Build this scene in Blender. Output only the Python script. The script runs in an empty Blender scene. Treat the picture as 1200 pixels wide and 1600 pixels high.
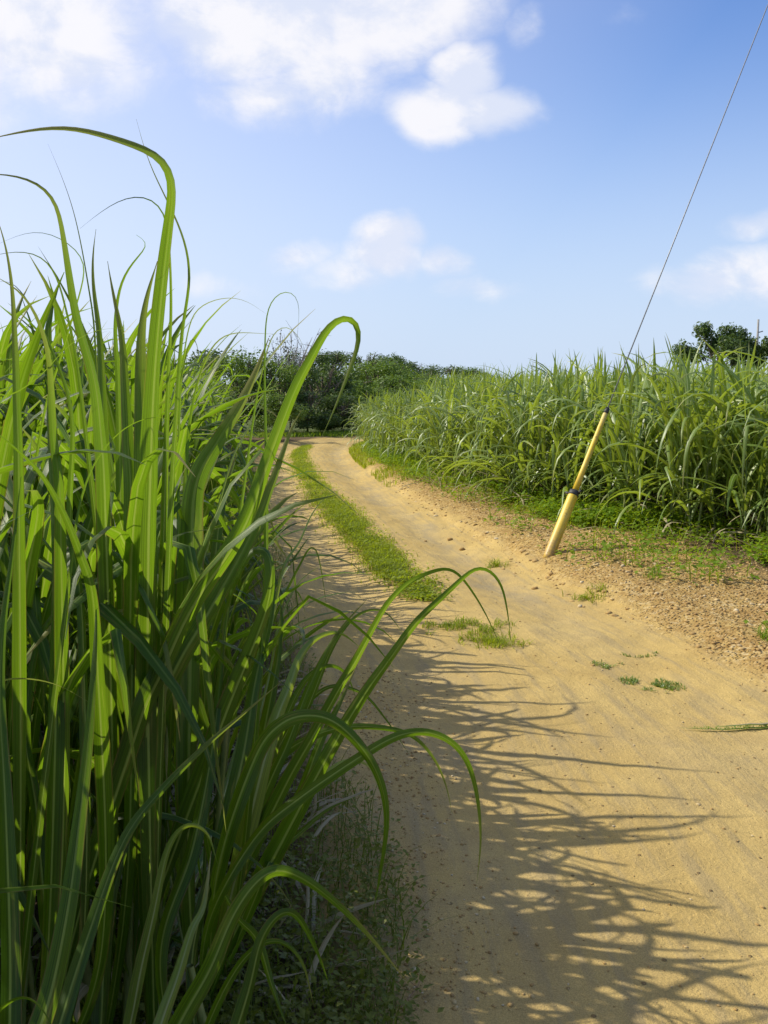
import bpy, math, random
import numpy as np
from mathutils import Vector, Matrix, Quaternion

random.seed(7)
rng = np.random.default_rng(7)
C = bpy.context.scene.collection
SC = bpy.context.scene

# ------------------------------------------------------------------ camera
CAM_H, F, HORIZ = 1.6, 1500.0, 600.0
TH = math.atan((800 - HORIZ) / F)
cd = bpy.data.cameras.new('camera')
cam = bpy.data.objects.new('camera', cd)
C.objects.link(cam)
cam.location = (0, 0, CAM_H)
cam.rotation_euler = (math.radians(90) - TH, 0, 0)
cd.sensor_fit = 'VERTICAL'
cd.sensor_height = 36
cd.lens = F / 1600 * 36
cd.clip_start = 0.05
cd.clip_end = 6000
SC.camera = cam
cT, sT = math.cos(TH), math.sin(TH)


def U(px, py, d):
    """point seen at pixel (px, py) of the 1200 x 1600 photograph, d metres in front of the camera"""
    X = (px - 600) / F * d
    Y = (800 - py) / F * d
    return Vector((X, d * cT + Y * sT, CAM_H - d * sT + Y * cT))


def G(px, py):
    """ground point seen at a pixel"""
    k = (800 - py) / F
    d = CAM_H / (sT - k * cT)
    return U(px, py, d)


# ------------------------------------------------------------------ light
SUN_EL, SUN_AZ = math.radians(43), math.radians(-72)     # azimuth from +Y, negative is to the left
sdir = Vector((math.sin(SUN_AZ) * math.cos(SUN_EL), math.cos(SUN_AZ) * math.cos(SUN_EL), math.sin(SUN_EL)))
sl = bpy.data.lights.new('sun', 'SUN')
sl.energy = 5.0
sl.angle = math.radians(0.55)
sl.color = (1.0, 0.93, 0.78)
so = bpy.data.objects.new('sun', sl)
C.objects.link(so)
so.rotation_euler = sdir.to_track_quat('Z', 'Y').to_euler()
so.location = (-20, 5, 25)

SC.view_settings.view_transform = 'Standard'
SC.view_settings.look = 'None'
SC.view_settings.exposure = 0.06
SC.view_settings.gamma = 1.0
SC.view_settings.use_curve_mapping = False

world = bpy.data.worlds.new('World')
SC.world = world
world.use_nodes = True


class NT:
    def __init__(s, tree):
        s.t = tree
        tree.nodes.clear()

    def n(s, typ, **kw):
        nd = s.t.nodes.new(typ)
        for k, v in kw.items():
            if k == 'inp':
                for kk, vv in v.items():
                    if isinstance(vv, bpy.types.NodeSocket):
                        s.t.links.new(vv, nd.inputs[kk])
                    else:
                        nd.inputs[kk].default_value = vv
            else:
                setattr(nd, k, v)
        return nd

    def math(s, op, a, b=0.0, c=0.0, clamp=False):
        nd = s.n('ShaderNodeMath', operation=op, use_clamp=clamp, inp={0: a, 1: b, 2: c})
        return nd.outputs[0]

    def vmath(s, op, a, b=(0, 0, 0)):
        nd = s.n('ShaderNodeVectorMath', operation=op, inp={0: a, 1: b})
        return nd.outputs['Value'] if op in ('LENGTH', 'DOT_PRODUCT') else nd.outputs[0]

    def mix(s, fac, a, b, blend='MIX'):
        nd = s.n('ShaderNodeMix', data_type='RGBA', blend_type=blend, inp={0: fac, 6: a, 7: b})
        return nd.outputs[2]

    def noise(s, scale, detail=4, rough=0.55, vec=None, dist=0.0):
        i = {'Scale': scale, 'Detail': detail, 'Roughness': rough, 'Distortion': dist}
        if vec is not None:
            i['Vector'] = vec
        return s.n('ShaderNodeTexNoise', inp=i)

    def ramp(s, fac, *stops):
        nd = s.n('ShaderNodeValToRGB', inp={0: fac})
        cr = nd.color_ramp
        while len(cr.elements) < len(stops):
            cr.elements.new(0.5)
        for e, (p, c) in zip(cr.elements, stops):
            e.position = p
            e.color = (c[0], c[1], c[2], 1) if not isinstance(c, (int, float)) else (c, c, c, 1)
        return nd.outputs[0]

    def mr(s, v, a, b, c=0.0, d=1.0, interp='SMOOTHSTEP'):
        nd = s.n('ShaderNodeMapRange', interpolation_type=interp, inp={0: v, 1: a, 2: b, 3: c, 4: d})
        return nd.outputs[0]


def build_world():
    w = NT(world.node_tree)
    sky = w.n('ShaderNodeTexSky', sky_type='NISHITA', sun_disc=False)
    sky.sun_elevation = SUN_EL
    sky.sun_rotation = SUN_AZ % (2 * math.pi)
    sky.altitude = 0
    sky.air_density = 1.0
    sky.dust_density = 1.2
    sky.ozone_density = 2.0
    tc = w.n('ShaderNodeTexCoord')
    g = tc.outputs['Generated']
    sep = w.n('ShaderNodeSeparateXYZ', inp={0: g})
    x, y, z = sep.outputs
    az = w.math('ARCTAN2', x, y)
    el = w.math('ARCSINE', z)
    ae = w.n('ShaderNodeCombineXYZ', inp={0: az, 1: el}).outputs[0]
    warp = w.noise(9, 3, 0.5, g)
    wv = w.vmath('SUBTRACT', warp.outputs['Color'], (0.5, 0.5, 0.5))
    wv = w.vmath('MULTIPLY', wv, (0.07, 0.05, 0))
    ae = w.vmath('ADD', ae, wv)

    def dirof(px, py):
        v = (U(px, py, 10) - Vector((0, 0, CAM_H))).normalized()
        return math.atan2(v.x, v.y), math.asin(v.z)
    # the clouds of the day: px, py, half width, half height, strength
    clouds = [(20, 40, 300, 140, .8), (-90, 95, 240, 130, .6), (170, 0, 170, 60, .3), (430, 40, 250, 105, .98), (600, 20, 220, 85, .85), (380, 95, 130, 60, .62),
              (420, 165, 150, 55, .55), (500, 130, 130, 75, .7), (340, 175, 80, 35, .4),
              (735, 112, 75, 52, 1.0), (700, 165, 115, 62, 1.0), (770, 168, 110, 52, .85), (640, 165, 60, 42, .55),
              (828, 40, 40, 45, .36), (608, 378, 62, 45, .9), (640, 370, 60, 42, .6), (610, 410, 90, 45, .8),
              (695, 418, 62, 38, .6), (470, 402, 90, 38, .52), (560, 430, 120, 40, .5), (740, 455, 110, 30, .4), (340, 445, 80, 30, .34),
              (1100, 440, 130, 42, .58), (1180, 415, 120, 40, .55), (1010, 440, 40, 42, .38), (1190, 352, 70, 30, .52), (1230, 440, 150, 60, .6),
              (990, 15, 70, 30, .15)]
    tot = None
    for (px, py, hw, hh, st) in clouds:
        a, e = dirof(px, py)
        v = w.vmath('SUBTRACT', ae, (a, e, 0))
        v = w.vmath('MULTIPLY', v, (F / hw, F / hh, 0))
        ln = w.vmath('LENGTH', v)
        bl = w.mr(ln, 1.25, 0.0, 0.0, st)
        tot = bl if tot is None else w.math('MAXIMUM', tot, bl)
    # clouds go on round the rest of the sky
    far = w.noise(2.4, 3, 0.5, w.vmath('MULTIPLY', g, (1, 1, 2.6)))
    farm = w.mr(far.outputs[0], 0.56, 0.74, 0.0, 0.9)
    ahead = w.mr(y, 0.55, 0.82, 1.0, 0.0)
    farm = w.math('MULTIPLY', farm, ahead)
    tot = w.math('MAXIMUM', tot, farm)
    nz = w.noise(11, 10, 0.62, w.vmath('MULTIPLY', g, (1, 1, 1.5)), 0.25)
    dens = w.math('ADD', tot, w.math('MULTIPLY', w.math('SUBTRACT', nz.outputs[0], 0.5), 0.9))
    mask = w.mr(dens, 0.12, 0.74, 0.0, 0.93)
    mask = w.math('MULTIPLY', mask, w.mr(tot, 0.03, 0.22))
    # relief of the cloud: brighter towards the sun
    off = w.vmath('ADD', g, tuple(sdir * -0.035))
    nz2 = w.noise(13, 6, 0.55, w.vmath('MULTIPLY', off, (1, 1, 1.5)), 0.25)
    rel = w.math('SUBTRACT', nz.outputs[0], nz2.outputs[0])
    lit = w.mr(w.math('ADD', w.math('MULTIPLY', rel, 2.2), w.math('MULTIPLY', dens, -0.12)), -0.35, 0.25)
    ccol = w.mix(lit, (7.3, 7.8, 9.2, 1), (9.4, 9.3, 9.6, 1))
    skyc = w.mix(1.0, sky.outputs[0], SKY_TINT, 'MULTIPLY')
    # pale moist air near the horizon and round the sun
    hz = w.mr(el, -0.05, 0.42, 0.9, 0.0, 'SMOOTHERSTEP')
    skyc = w.mix(hz, skyc, (6.3, 7.5, 9.4, 1))
    sd = w.vmath('DOT_PRODUCT', g, tuple(sdir))
    glow = w.mr(sd, 0.22, 0.95, 0.0, 0.85, 'LINEAR')
    skyc = w.mix(glow, skyc, (9.0, 9.0, 10.0, 1))
    col = w.mix(mask, skyc, ccol)
    bg = w.n('ShaderNodeBackground', inp={0: col, 1: 0.1})
    out = w.n('ShaderNodeOutputWorld')
    w.t.links.new(bg.outputs[0], out.inputs[0])


SKY_TINT = (0.94, 1.22, 1.72, 1)
build_world()


# ------------------------------------------------------------------ helpers
def link(o, parent=None):
    C.objects.link(o)
    if parent is not None:
        o.parent = parent
    return o


def tag(o, label=None, cat=None, group=None, kind=None):
    if label: o['label'] = label
    if cat: o['category'] = cat
    if group: o['group'] = group
    if kind: o['kind'] = kind
    return o


def empty(name, loc, rz=0.0):
    o = bpy.data.objects.new(name, None)
    o.empty_display_size = 0.1
    o.location = loc
    o.rotation_euler = (0, 0, rz)
    return link(o)


def mk(name, verts, faces, mats=(), uv=None, smooth=True):
    """mesh from numpy arrays; faces (n, k) with constant k, or a list of tuples"""
    me = bpy.data.meshes.new(name)
    verts = np.asarray(verts, dtype=np.float32)
    if isinstance(faces, np.ndarray):
        nf, k = faces.shape
        me.vertices.add(len(verts))
        me.vertices.foreach_set('co', verts.ravel())
        me.loops.add(nf * k)
        me.loops.foreach_set('vertex_index', faces.ravel().astype(np.int32))
        me.polygons.add(nf)
        me.polygons.foreach_set('loop_start', (np.arange(nf) * k).astype(np.int32))
        me.polygons.foreach_set('loop_total', np.full(nf, k, dtype=np.int32))
        me.update(calc_edges=True)
        li = faces.ravel()
    else:
        me.from_pydata([tuple(v) for v in verts.tolist()], [], faces)
        li = np.array([i for f in faces for i in f])
    if smooth:
        me.polygons.foreach_set('use_smooth', np.ones(len(me.polygons), dtype=bool))
    if uv is not None:
        ul = me.uv_layers.new(name='UVMap')
        ul.data.foreach_set('uv', np.asarray(uv, dtype=np.float32)[li].ravel())
    for m in mats:
        me.materials.append(m)
    return me


def ob(name, me, parent=None):
    return link(bpy.data.objects.new(name, me), parent)


def vnoise(x, y, seed=0):
    """smooth value noise, numpy"""
    r = np.random.default_rng(seed)
    T = r.random((256, 256))
    xi = np.floor(x).astype(int); yi = np.floor(y).astype(int)
    fx = x - xi; fy = y - yi
    fx = fx * fx * (3 - 2 * fx); fy = fy * fy * (3 - 2 * fy)
    a = T[xi % 256, yi % 256]; b = T[(xi + 1) % 256, yi % 256]
    c = T[xi % 256, (yi + 1) % 256]; d = T[(xi + 1) % 256, (yi + 1) % 256]
    return (a * (1 - fx) + b * fx) * (1 - fy) + (c * (1 - fx) + d * fx) * fy


def fbm(x, y, scale, octv=4, seed=0):
    s = 0; a = 0.5; t = 0
    for i in range(octv):
        s = s + a * vnoise(x * scale + 31.7 * i, y * scale + 17.3 * i, seed + i)
        t += a; a *= 0.5; scale *= 2.03
    return s / t - 0.5


def sstep(a, b, x):
    t = np.clip((x - a) / (b - a), 0, 1)
    return t * t * (3 - 2 * t)


# ------------------------------------------------------------------ materials
def mat(name):
    m = bpy.data.materials.new(name)
    m.use_nodes = True
    return m, NT(m.node_tree)


def finish(w, sh):
    out = w.n('ShaderNodeOutputMaterial')
    w.t.links.new(sh, out.inputs[0])


def leaf_material(name, base, base2, trans, rib, tip, tmix=0.42, rough=0.38, stripe=True, spec=0.5):
    m, w = mat(name)
    uv = w.n('ShaderNodeUVMap').outputs[0]
    s = w.n('ShaderNodeSeparateXYZ', inp={0: uv})
    u, v = s.outputs[0], s.outputs[1]
    oi = w.n('ShaderNodeObjectInfo')
    rnd = oi.outputs['Random']
    geo = w.n('ShaderNodeNewGeometry')
    pn = w.noise(1.7, 2, 0.5, geo.outputs['Position'])
    f = w.math('ADD', w.math('MULTIPLY', rnd, 0.6), w.math('MULTIPLY', w.math('SUBTRACT', pn.outputs[0], 0.3), 0.8), clamp=True)
    col = w.mix(f, base, base2)
    # lengthwise veins and slow blotches
    sv = w.n('ShaderNodeCombineXYZ', inp={0: w.math('MULTIPLY', u, 26.0), 1: w.math('MULTIPLY', v, 3.0), 2: w.math('MULTIPLY', rnd, 40.0)}).outputs[0]
    st = w.noise(1.0, 2, 0.6, sv)
    stv = w.mr(st.outputs[0], 0.3, 0.7, 0.72, 1.30)
    col = w.mix(1.0, col, w.n('ShaderNodeCombineColor', inp={0: stv, 1: stv, 2: stv}).outputs[0], 'MULTIPLY')
    bv = w.n('ShaderNodeCombineXYZ', inp={0: w.math('MULTIPLY', u, 3.0), 1: w.math('MULTIPLY', v, 9.0), 2: w.math('MULTIPLY', rnd, 70.0)}).outputs[0]
    bl = w.noise(1.0, 4, 0.6, bv)
    yl = w.mr(bl.outputs[0], 0.55, 0.75, 0.0, 0.6)
    col = w.mix(yl, col, tip)
    # small rust spots and a browned margin
    sp = w.noise(1.0, 3, 0.7, w.n('ShaderNodeCombineXYZ', inp={0: w.math('MULTIPLY', u, 14.0), 1: w.math('MULTIPLY', v, 90.0), 2: w.math('MULTIPLY', rnd, 90.0)}).outputs[0])
    spot = w.mr(sp.outputs[0], 0.68, 0.74, 0.0, 0.8)
    eg = w.mr(w.math('ABSOLUTE', w.math('SUBTRACT', u, 0.5)), 0.42, 0.5, 0.0, 1.0)
    spot = w.math('MAXIMUM', spot, w.math('MULTIPLY', eg, w.mr(bl.outputs[0], 0.45, 0.6, 0.0, 0.7)))
    col = w.mix(spot, col, (0.22, 0.13, 0.045, 1))
    # midrib
    ur = w.math('ABSOLUTE', w.math('SUBTRACT', u, 0.5))
    rb = w.mr(ur, 0.085, 0.03, 0.0, 0.85)
    rb = w.math('MULTIPLY', rb, w.mr(v, 0.95, 0.55, 0.1, 1.0))
    col = w.mix(rb, col, rib)
    tp = w.math('MULTIPLY', w.mr(v, 0.80, 1.0, 0.0, 0.85), w.mr(rnd, 0.25, 0.9, 0.0, 1.0))
    col = w.mix(tp, col, tip)
    bump = w.n('ShaderNodeBump', inp={'Strength': 0.25, 'Distance': 0.002, 'Height': st.outputs[0]})
    p = w.n('ShaderNodeBsdfPrincipled', inp={'Base Color': col, 'Roughness': rough, 'Specular IOR Level': spec, 'Normal': bump.outputs[0]})
    tcol = w.mix(0.45, trans, col)
    tcol = w.mix(1.0, tcol, w.n('ShaderNodeCombineColor', inp={0: stv, 1: stv, 2: stv}).outputs[0], 'MULTIPLY')
    tcol = w.mix(spot, tcol, (0.25, 0.14, 0.03, 1))
    tr = w.n('ShaderNodeBsdfTranslucent', inp={0: w.mix(w.math('MAXIMUM', tp, w.math('MULTIPLY', rb, 0.5)), tcol, w.mix(0.5, tip, rib))})
    mx = w.n('ShaderNodeMixShader', inp={0: tmix, 1: p.outputs[0], 2: tr.outputs[0]})
    finish(w, mx.outputs[0])
    return m


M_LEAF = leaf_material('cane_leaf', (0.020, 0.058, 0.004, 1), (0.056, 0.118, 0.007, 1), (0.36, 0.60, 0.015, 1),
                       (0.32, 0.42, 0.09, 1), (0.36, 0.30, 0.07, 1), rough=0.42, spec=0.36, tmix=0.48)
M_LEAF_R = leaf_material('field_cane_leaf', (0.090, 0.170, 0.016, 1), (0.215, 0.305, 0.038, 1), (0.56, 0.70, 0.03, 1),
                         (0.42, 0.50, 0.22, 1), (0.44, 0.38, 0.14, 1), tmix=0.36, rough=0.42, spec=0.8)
M_DRY = leaf_material('dry_cane_leaf', (0.34, 0.29, 0.17, 1), (0.46, 0.40, 0.25, 1), (0.5, 0.42, 0.22, 1),
                      (0.5, 0.45, 0.3, 1), (0.28, 0.19, 0.09, 1), tmix=0.25, rough=0.6, spec=0.2)
M_GRASS = leaf_material('verge_grass', (0.14, 0.21, 0.006, 1), (0.29, 0.33, 0.012, 1), (0.60, 0.72, 0.02, 1),
                        (0.26, 0.36, 0.05, 1), (0.40, 0.36, 0.08, 1), tmix=0.45, rough=0.5, spec=0.3)
M_WEED = leaf_material('weed_leaf', (0.08, 0.18, 0.008, 1), (0.20, 0.30, 0.012, 1), (0.50, 0.66, 0.02, 1),
                       (0.2, 0.32, 0.06, 1), (0.28, 0.28, 0.06, 1), tmix=0.4, rough=0.5, spec=0.3)
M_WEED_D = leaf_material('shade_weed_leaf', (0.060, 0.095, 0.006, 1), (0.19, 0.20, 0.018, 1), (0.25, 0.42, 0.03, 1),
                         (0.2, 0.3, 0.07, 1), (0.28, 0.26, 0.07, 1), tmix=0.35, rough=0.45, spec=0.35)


def tree_material(name, c1, c2, tr, tm=0.3):
    m, w = mat(name)
    geo = w.n('ShaderNodeNewGeometry')
    n1 = w.noise(0.9, 3, 0.6, geo.outputs['Position'])
    n2 = w.noise(7.0, 2, 0.6, geo.outputs['Position'])
    f = w.math('ADD', w.math('MULTIPLY', n1.outputs[0], 0.9), w.math('MULTIPLY', w.math('SUBTRACT', n2.outputs[0], 0.5), 0.9), clamp=True)
    col = w.mix(w.mr(f, 0.25, 0.7), c1, c2)
    p = w.n('ShaderNodeBsdfPrincipled', inp={'Base Color': col, 'Roughness': 0.5, 'Specular IOR Level': 0.35})
    t = w.n('ShaderNodeBsdfTranslucent', inp={0: w.mix(0.5, col, tr)})
    finish(w, w.n('ShaderNodeMixShader', inp={0: tm, 1: p.outputs[0], 2: t.outputs[0]}).outputs[0])
    return m


M_TREE_D = tree_material('dark_tree_foliage', (0.042, 0.080, 0.018, 1), (0.095, 0.150, 0.028, 1), (0.2, 0.32, 0.04, 1))
M_TREE_M = tree_material('green_tree_foliage', (0.075, 0.145, 0.020, 1), (0.160, 0.240, 0.032, 1), (0.34, 0.5, 0.04, 1))
M_TREE_G = tree_material('grey_tree_foliage', (0.075, 0.085, 0.045, 1), (0.14, 0.14, 0.08, 1), (0.16, 0.18, 0.07, 1), 0.2)


def simple(name, c1, c2, rough=0.7, scale=8.0, bump=0.3, stretch=(1, 1, 1), metallic=0.0):
    m, w = mat(name)
    tc = w.n('ShaderNodeTexCoord')
    vec = w.vmath('MULTIPLY', tc.outputs['Object'], stretch)
    n = w.noise(scale, 6, 0.65, vec)
    col = w.mix(w.mr(n.outputs[0], 0.35, 0.65), c1, c2)
    b = w.n('ShaderNodeBump', inp={'Strength': bump, 'Distance': 0.01, 'Height': n.outputs[0]})
    p = w.n('ShaderNodeBsdfPrincipled', inp={'Base Color': col, 'Roughness': rough, 'Metallic': metallic, 'Normal': b.outputs[0]})
    finish(w, p.outputs[0])
    return m


M_BARK = simple('bark', (0.10, 0.075, 0.05, 1), (0.19, 0.155, 0.12, 1), 0.9, 14, 0.6, (1, 1, 0.3))
M_BRANCH = simple('grey_branch', (0.24, 0.21, 0.18, 1), (0.34, 0.31, 0.28, 1), 0.9, 14, 0.5)
M_STALK = simple('cane_stalk', (0.10, 0.16, 0.03, 1), (0.20, 0.22, 0.07, 1), 0.5, 12, 0.2, (3, 3, 0.6))
M_BLACK = simple('black_rubber_band', (0.02, 0.02, 0.02, 1), (0.05, 0.045, 0.04, 1), 0.6, 20)
M_WIRE = simple('steel_wire', (0.20, 0.20, 0.20, 1), (0.30, 0.30, 0.29, 1), 0.5, 30, 0.2, metallic=0.5)
M_POLE = simple('concrete_pole', (0.26, 0.25, 0.23, 1), (0.34, 0.33, 0.31, 1), 0.9, 5, 0.2)
M_TWIG = simple('dead_twig', (0.22, 0.12, 0.06, 1), (0.32, 0.2, 0.1, 1), 0.8, 40, 0.3)


def yellow_mat():
    m, w = mat('weathered_yellow_plastic')
    tc = w.n('ShaderNodeTexCoord')
    o = tc.outputs['Object']
    n = w.noise(9, 6, 0.65, w.vmath('MULTIPLY', o, (1, 1, 0.25)))
    n2 = w.noise(40, 4, 0.7, o)
    col = w.mix(w.mr(n.outputs[0], 0.35, 0.68), (0.74, 0.50, 0.03, 1), (0.70, 0.52, 0.09, 1))
    sc = w.math('MULTIPLY', w.mr(n2.outputs[0], 0.56, 0.66), w.mr(n.outputs[0], 0.42, 0.6))
    col = w.mix(w.math('MULTIPLY', sc, 0.85), col, (0.12, 0.075, 0.035, 1))
    fd = w.noise(2.2, 3, 0.6, o)
    col = w.mix(w.mr(fd.outputs[0], 0.45, 0.65, 0.0, 0.5), col, (0.62, 0.50, 0.24, 1))
    z = w.n('ShaderNodeSeparateXYZ', inp={0: o}).outputs[2]
    col = w.mix(w.math('MULTIPLY', w.mr(z, 0.34, 0.0), w.mr(n2.outputs[0], 0.3, 0.6, 0.3, 0.9)), col, (0.35, 0.22, 0.09, 1))
    p = w.n('ShaderNodeBsdfPrincipled', inp={'Base Color': col, 'Roughness': 0.48})
    finish(w, p.outputs[0])
    return m


M_YEL = yellow_mat()


def stone_mat():
    m, w = mat('pebble_stone')
    geo = w.n('ShaderNodeNewGeometry')
    r = geo.outputs['Random Per Island']
    col = w.ramp(r, (0.0, (0.30, 0.19, 0.075)), (0.3, (0.44, 0.30, 0.12)), (0.6, (0.37, 0.235, 0.085)), (0.85, (0.52, 0.39, 0.18)), (1.0, (0.60, 0.51, 0.34)))
    n = w.noise(60, 4, 0.6, geo.outputs['Position'])
    col = w.mix(w.mr(n.outputs[0], 0.3, 0.7, 0.0, 0.35), col, (0.26, 0.17, 0.08, 1))
    p = w.n('ShaderNodeBsdfPrincipled', inp={'Base Color': col, 'Roughness': 0.9, 'Specular IOR Level': 0.2})
    finish(w, p.outputs[0])
    return m


M_STONE = stone_mat()


def ground_mat():
    m, w = mat('sandy_soil')
    at = w.n('ShaderNodeAttribute', attribute_name='gmask')
    s = w.n('ShaderNodeSeparateColor', inp={0: at.outputs['Color']})
    track, grav, soil = s.outputs
    wet = at.outputs['Alpha']
    uv = w.n('ShaderNodeUVMap').outputs[0]
    pos = w.n('ShaderNodeNewGeometry').outputs['Position']
    big = w.noise(0.9, 5, 0.6, pos)
    mid = w.noise(6, 6, 0.65, pos)
    fine = w.noise(70, 5, 0.75, pos)
    grit = w.noise(260, 2, 0.7, pos)
    along = w.noise(1.0, 5, 0.6, w.vmath('MULTIPLY', uv, (1.6, 14.0, 1.0)))
    sand = w.mix(w.mr(big.outputs[0], 0.35, 0.65), (0.48, 0.338, 0.118, 1), (0.56, 0.408, 0.152, 1))
    sand = w.mix(w.mr(mid.outputs[0], 0.4, 0.7, 0, 0.55), sand, (0.41, 0.29, 0.11, 1))
    sand = w.mix(w.math('MULTIPLY', w.mr(along.outputs[0], 0.46, 0.66), 0.7), sand, (0.36, 0.275, 0.135, 1))
    sand = w.mix(w.math('MULTIPLY', wet, w.mr(mid.outputs[0], 0.3, 0.6, 0.35, 0.8)), sand, (0.31, 0.26, 0.17, 1))
    sand = w.mix(w.mr(fine.outputs[0], 0.55, 0.75, 0, 0.4), sand, (0.62, 0.47, 0.21, 1))
    # loose gravel earth
    vo = w.n('ShaderNodeTexVoronoi', inp={'Scale': 38.0, 'Vector': pos})
    vo.feature = 'F1'
    vc = w.n('ShaderNodeSeparateColor', inp={0: vo.outputs['Color']})
    gcol = w.ramp(vc.outputs[0], (0.0, (0.27, 0.165, 0.055)), (0.35, (0.38, 0.25, 0.085)), (0.7, (0.47, 0.33, 0.12)), (1.0, (0.54, 0.42, 0.22)))
    gcol = w.mix(w.mr(mid.outputs[0], 0.35, 0.65, 0, 0.65), gcol, (0.33, 0.205, 0.07, 1))
    # humus and litter under the cane
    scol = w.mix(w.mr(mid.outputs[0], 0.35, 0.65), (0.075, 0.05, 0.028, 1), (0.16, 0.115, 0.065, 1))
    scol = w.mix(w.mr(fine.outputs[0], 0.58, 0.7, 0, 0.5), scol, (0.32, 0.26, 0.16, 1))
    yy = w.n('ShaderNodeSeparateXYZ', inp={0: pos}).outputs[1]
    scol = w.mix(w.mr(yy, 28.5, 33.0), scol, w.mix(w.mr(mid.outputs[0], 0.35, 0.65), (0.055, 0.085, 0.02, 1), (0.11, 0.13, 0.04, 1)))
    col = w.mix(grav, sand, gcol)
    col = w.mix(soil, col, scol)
    # small dark crumbs and pale grains
    vo2 = w.n('ShaderNodeTexVoronoi', inp={'Scale': 24.0, 'Vector': pos})
    v2 = w.n('ShaderNodeSeparateColor', inp={0: vo2.outputs['Color']})
    crumb = w.math('MULTIPLY', w.mr(vo2.outputs['Distance'], 0.20, 0.12), w.mr(v2.outputs[0], 0.90, 0.92))
    col = w.mix(w.math('MULTIPLY', crumb, 0.7), col, (0.16, 0.10, 0.05, 1))
    gr = w.mr(grit.outputs[0], 0.3, 0.7, 0.80, 1.18)
    col = w.mix(1.0, col, w.n('ShaderNodeCombineColor', inp={0: gr, 1: gr, 2: gr}).outputs[0], 'MULTIPLY')
    h = w.math('ADD', w.math('MULTIPLY', mid.outputs[0], 0.8), w.math('MULTIPLY', fine.outputs[0], 0.35))
    h = w.math('ADD', h, w.math('MULTIPLY', grit.outputs[0], 0.12))
    h = w.math('ADD', h, w.math('MULTIPLY', along.outputs[0], 0.35))
    gh = w.math('MULTIPLY', w.math('MULTIPLY', w.mr(vo.outputs['Distance'], 0.5, 0.0), grav), 0.9)
    h = w.math('ADD', h, gh)
    h = w.math('ADD', h, w.math('MULTIPLY', crumb, 0.3))
    b = w.n('ShaderNodeBump', inp={'Strength': 0.9, 'Distance': 0.024, 'Height': h})
    p = w.n('ShaderNodeBsdfPrincipled', inp={'Base Color': col, 'Roughness': 0.93, 'Specular IOR Level': 0.12, 'Normal': b.outputs[0]})
    finish(w, p.outputs[0])
    return m


M_GROUND = ground_mat()

# ------------------------------------------------------------------ track geometry
CL = np.array([(1.35, -30), (1.25, -4), (1.15, 1.5), (1.05, 3.5), (0.88, 5.2), (0.42, 7.3), (0.05, 9.4), (-0.45, 12.2), (-1.15, 16.8), (-1.72, 21.8),
               (-1.75, 24.5), (-1.25, 26.8), (0.2, 28.6), (3.0, 30.0), (9.0, 31.5), (60.0, 40.0)], float)


def catmull(P, n=12):
    P = np.asarray(P, float)
    Q = np.vstack([2 * P[0] - P[1], P, 2 * P[-1] - P[-2]])
    out = []
    for i in range(1, len(Q) - 2):
        p0, p1, p2, p3 = Q[i - 1], Q[i], Q[i + 1], Q[i + 2]
        for t in np.linspace(0, 1, n, endpoint=False):
            out.append(0.5 * ((2 * p1) + (-p0 + p2) * t + (2 * p0 - 5 * p1 + 4 * p2 - p3) * t * t + (-p0 + 3 * p1 - 3 * p2 + p3) * t ** 3))
    out.append(Q[-2])
    return np.array(out)


CLs = catmull(CL, 6)


def track_coord(x, y):
    """signed lateral distance (right positive) and arc length along the track"""
    x = np.asarray(x, float); y = np.asarray(y, float)
    best = np.full(x.shape, 1e9); lat = np.zeros(x.shape); arc = np.zeros(x.shape)
    acc = 0.0
    for a, b in zip(CLs[:-1], CLs[1:]):
        d = b - a; L = math.hypot(*d)
        t = np.clip(((x - a[0]) * d[0] + (y - a[1]) * d[1]) / (L * L), 0, 1)
        dx = x - (a[0] + d[0] * t); dy = y - (a[1] + d[1] * t)
        dd = np.hypot(dx, dy)
        m = dd < best
        best = np.where(m, dd, best)
        sgn = np.sign(d[1] * dx - d[0] * dy)
        lat = np.where(m, sgn * dd, lat)
        arc = np.where(m, acc + t * L, arc)
        acc += L
    return lat, arc


def height(x, y, lat=None):
    x = np.asarray(x, float); y = np.asarray(y, float)
    if lat is None:
        lat, _ = track_coord(x, y)
    r = np.hypot(x, y)
    near = sstep(45, 25, r)
    z = 0.07 * fbm(x, y, 0.45, 3, 3) * near + 0.035 * fbm(x, y, 2.2, 3, 5) * sstep(30, 12, r)
    z = z + 0.014 * fbm(x, y, 14, 3, 9) * sstep(14, 7, r) * (0.5 + 1.2 * sstep(1.0, 1.4, lat))
    rut = np.exp(-((lat - 0.62) / 0.26) ** 2) + np.exp(-((lat + 0.66) / 0.26) ** 2)
    z = z - 0.045 * rut * sstep(5.5, 8, y) - 0.014 * rut + 0.018 * fbm(x, y, 5.0, 4, 12) * sstep(16, 8, y)
    z = z + 0.02 * np.exp(-(lat / 0.25) ** 2) * sstep(6, 8, y)
    z = z + 0.045 * sstep(1.0, 1.12, lat + 0.22 * fbm(x, y, 2.5, 3, 22)) * sstep(6, 7.5, y) * sstep(24, 16, y)
    z = z + 0.075 * sstep(0.98, 1.45, lat + 0.25 * fbm(x, y, 1.5, 3, 21)) * sstep(40, 28, r) + 0.05 * sstep(-1.0, -1.5, lat) * sstep(40, 28, r)
    # low wooded rise beyond the bend
    z = z + 1.9 * np.exp(-((x + 9) / 12) ** 2 - ((y - 88) / 28) ** 2) * sstep(36, 60, y)
    return z


def hz(x, y):
    return float(height(np.array([x]), np.array([y]))[0])


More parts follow.
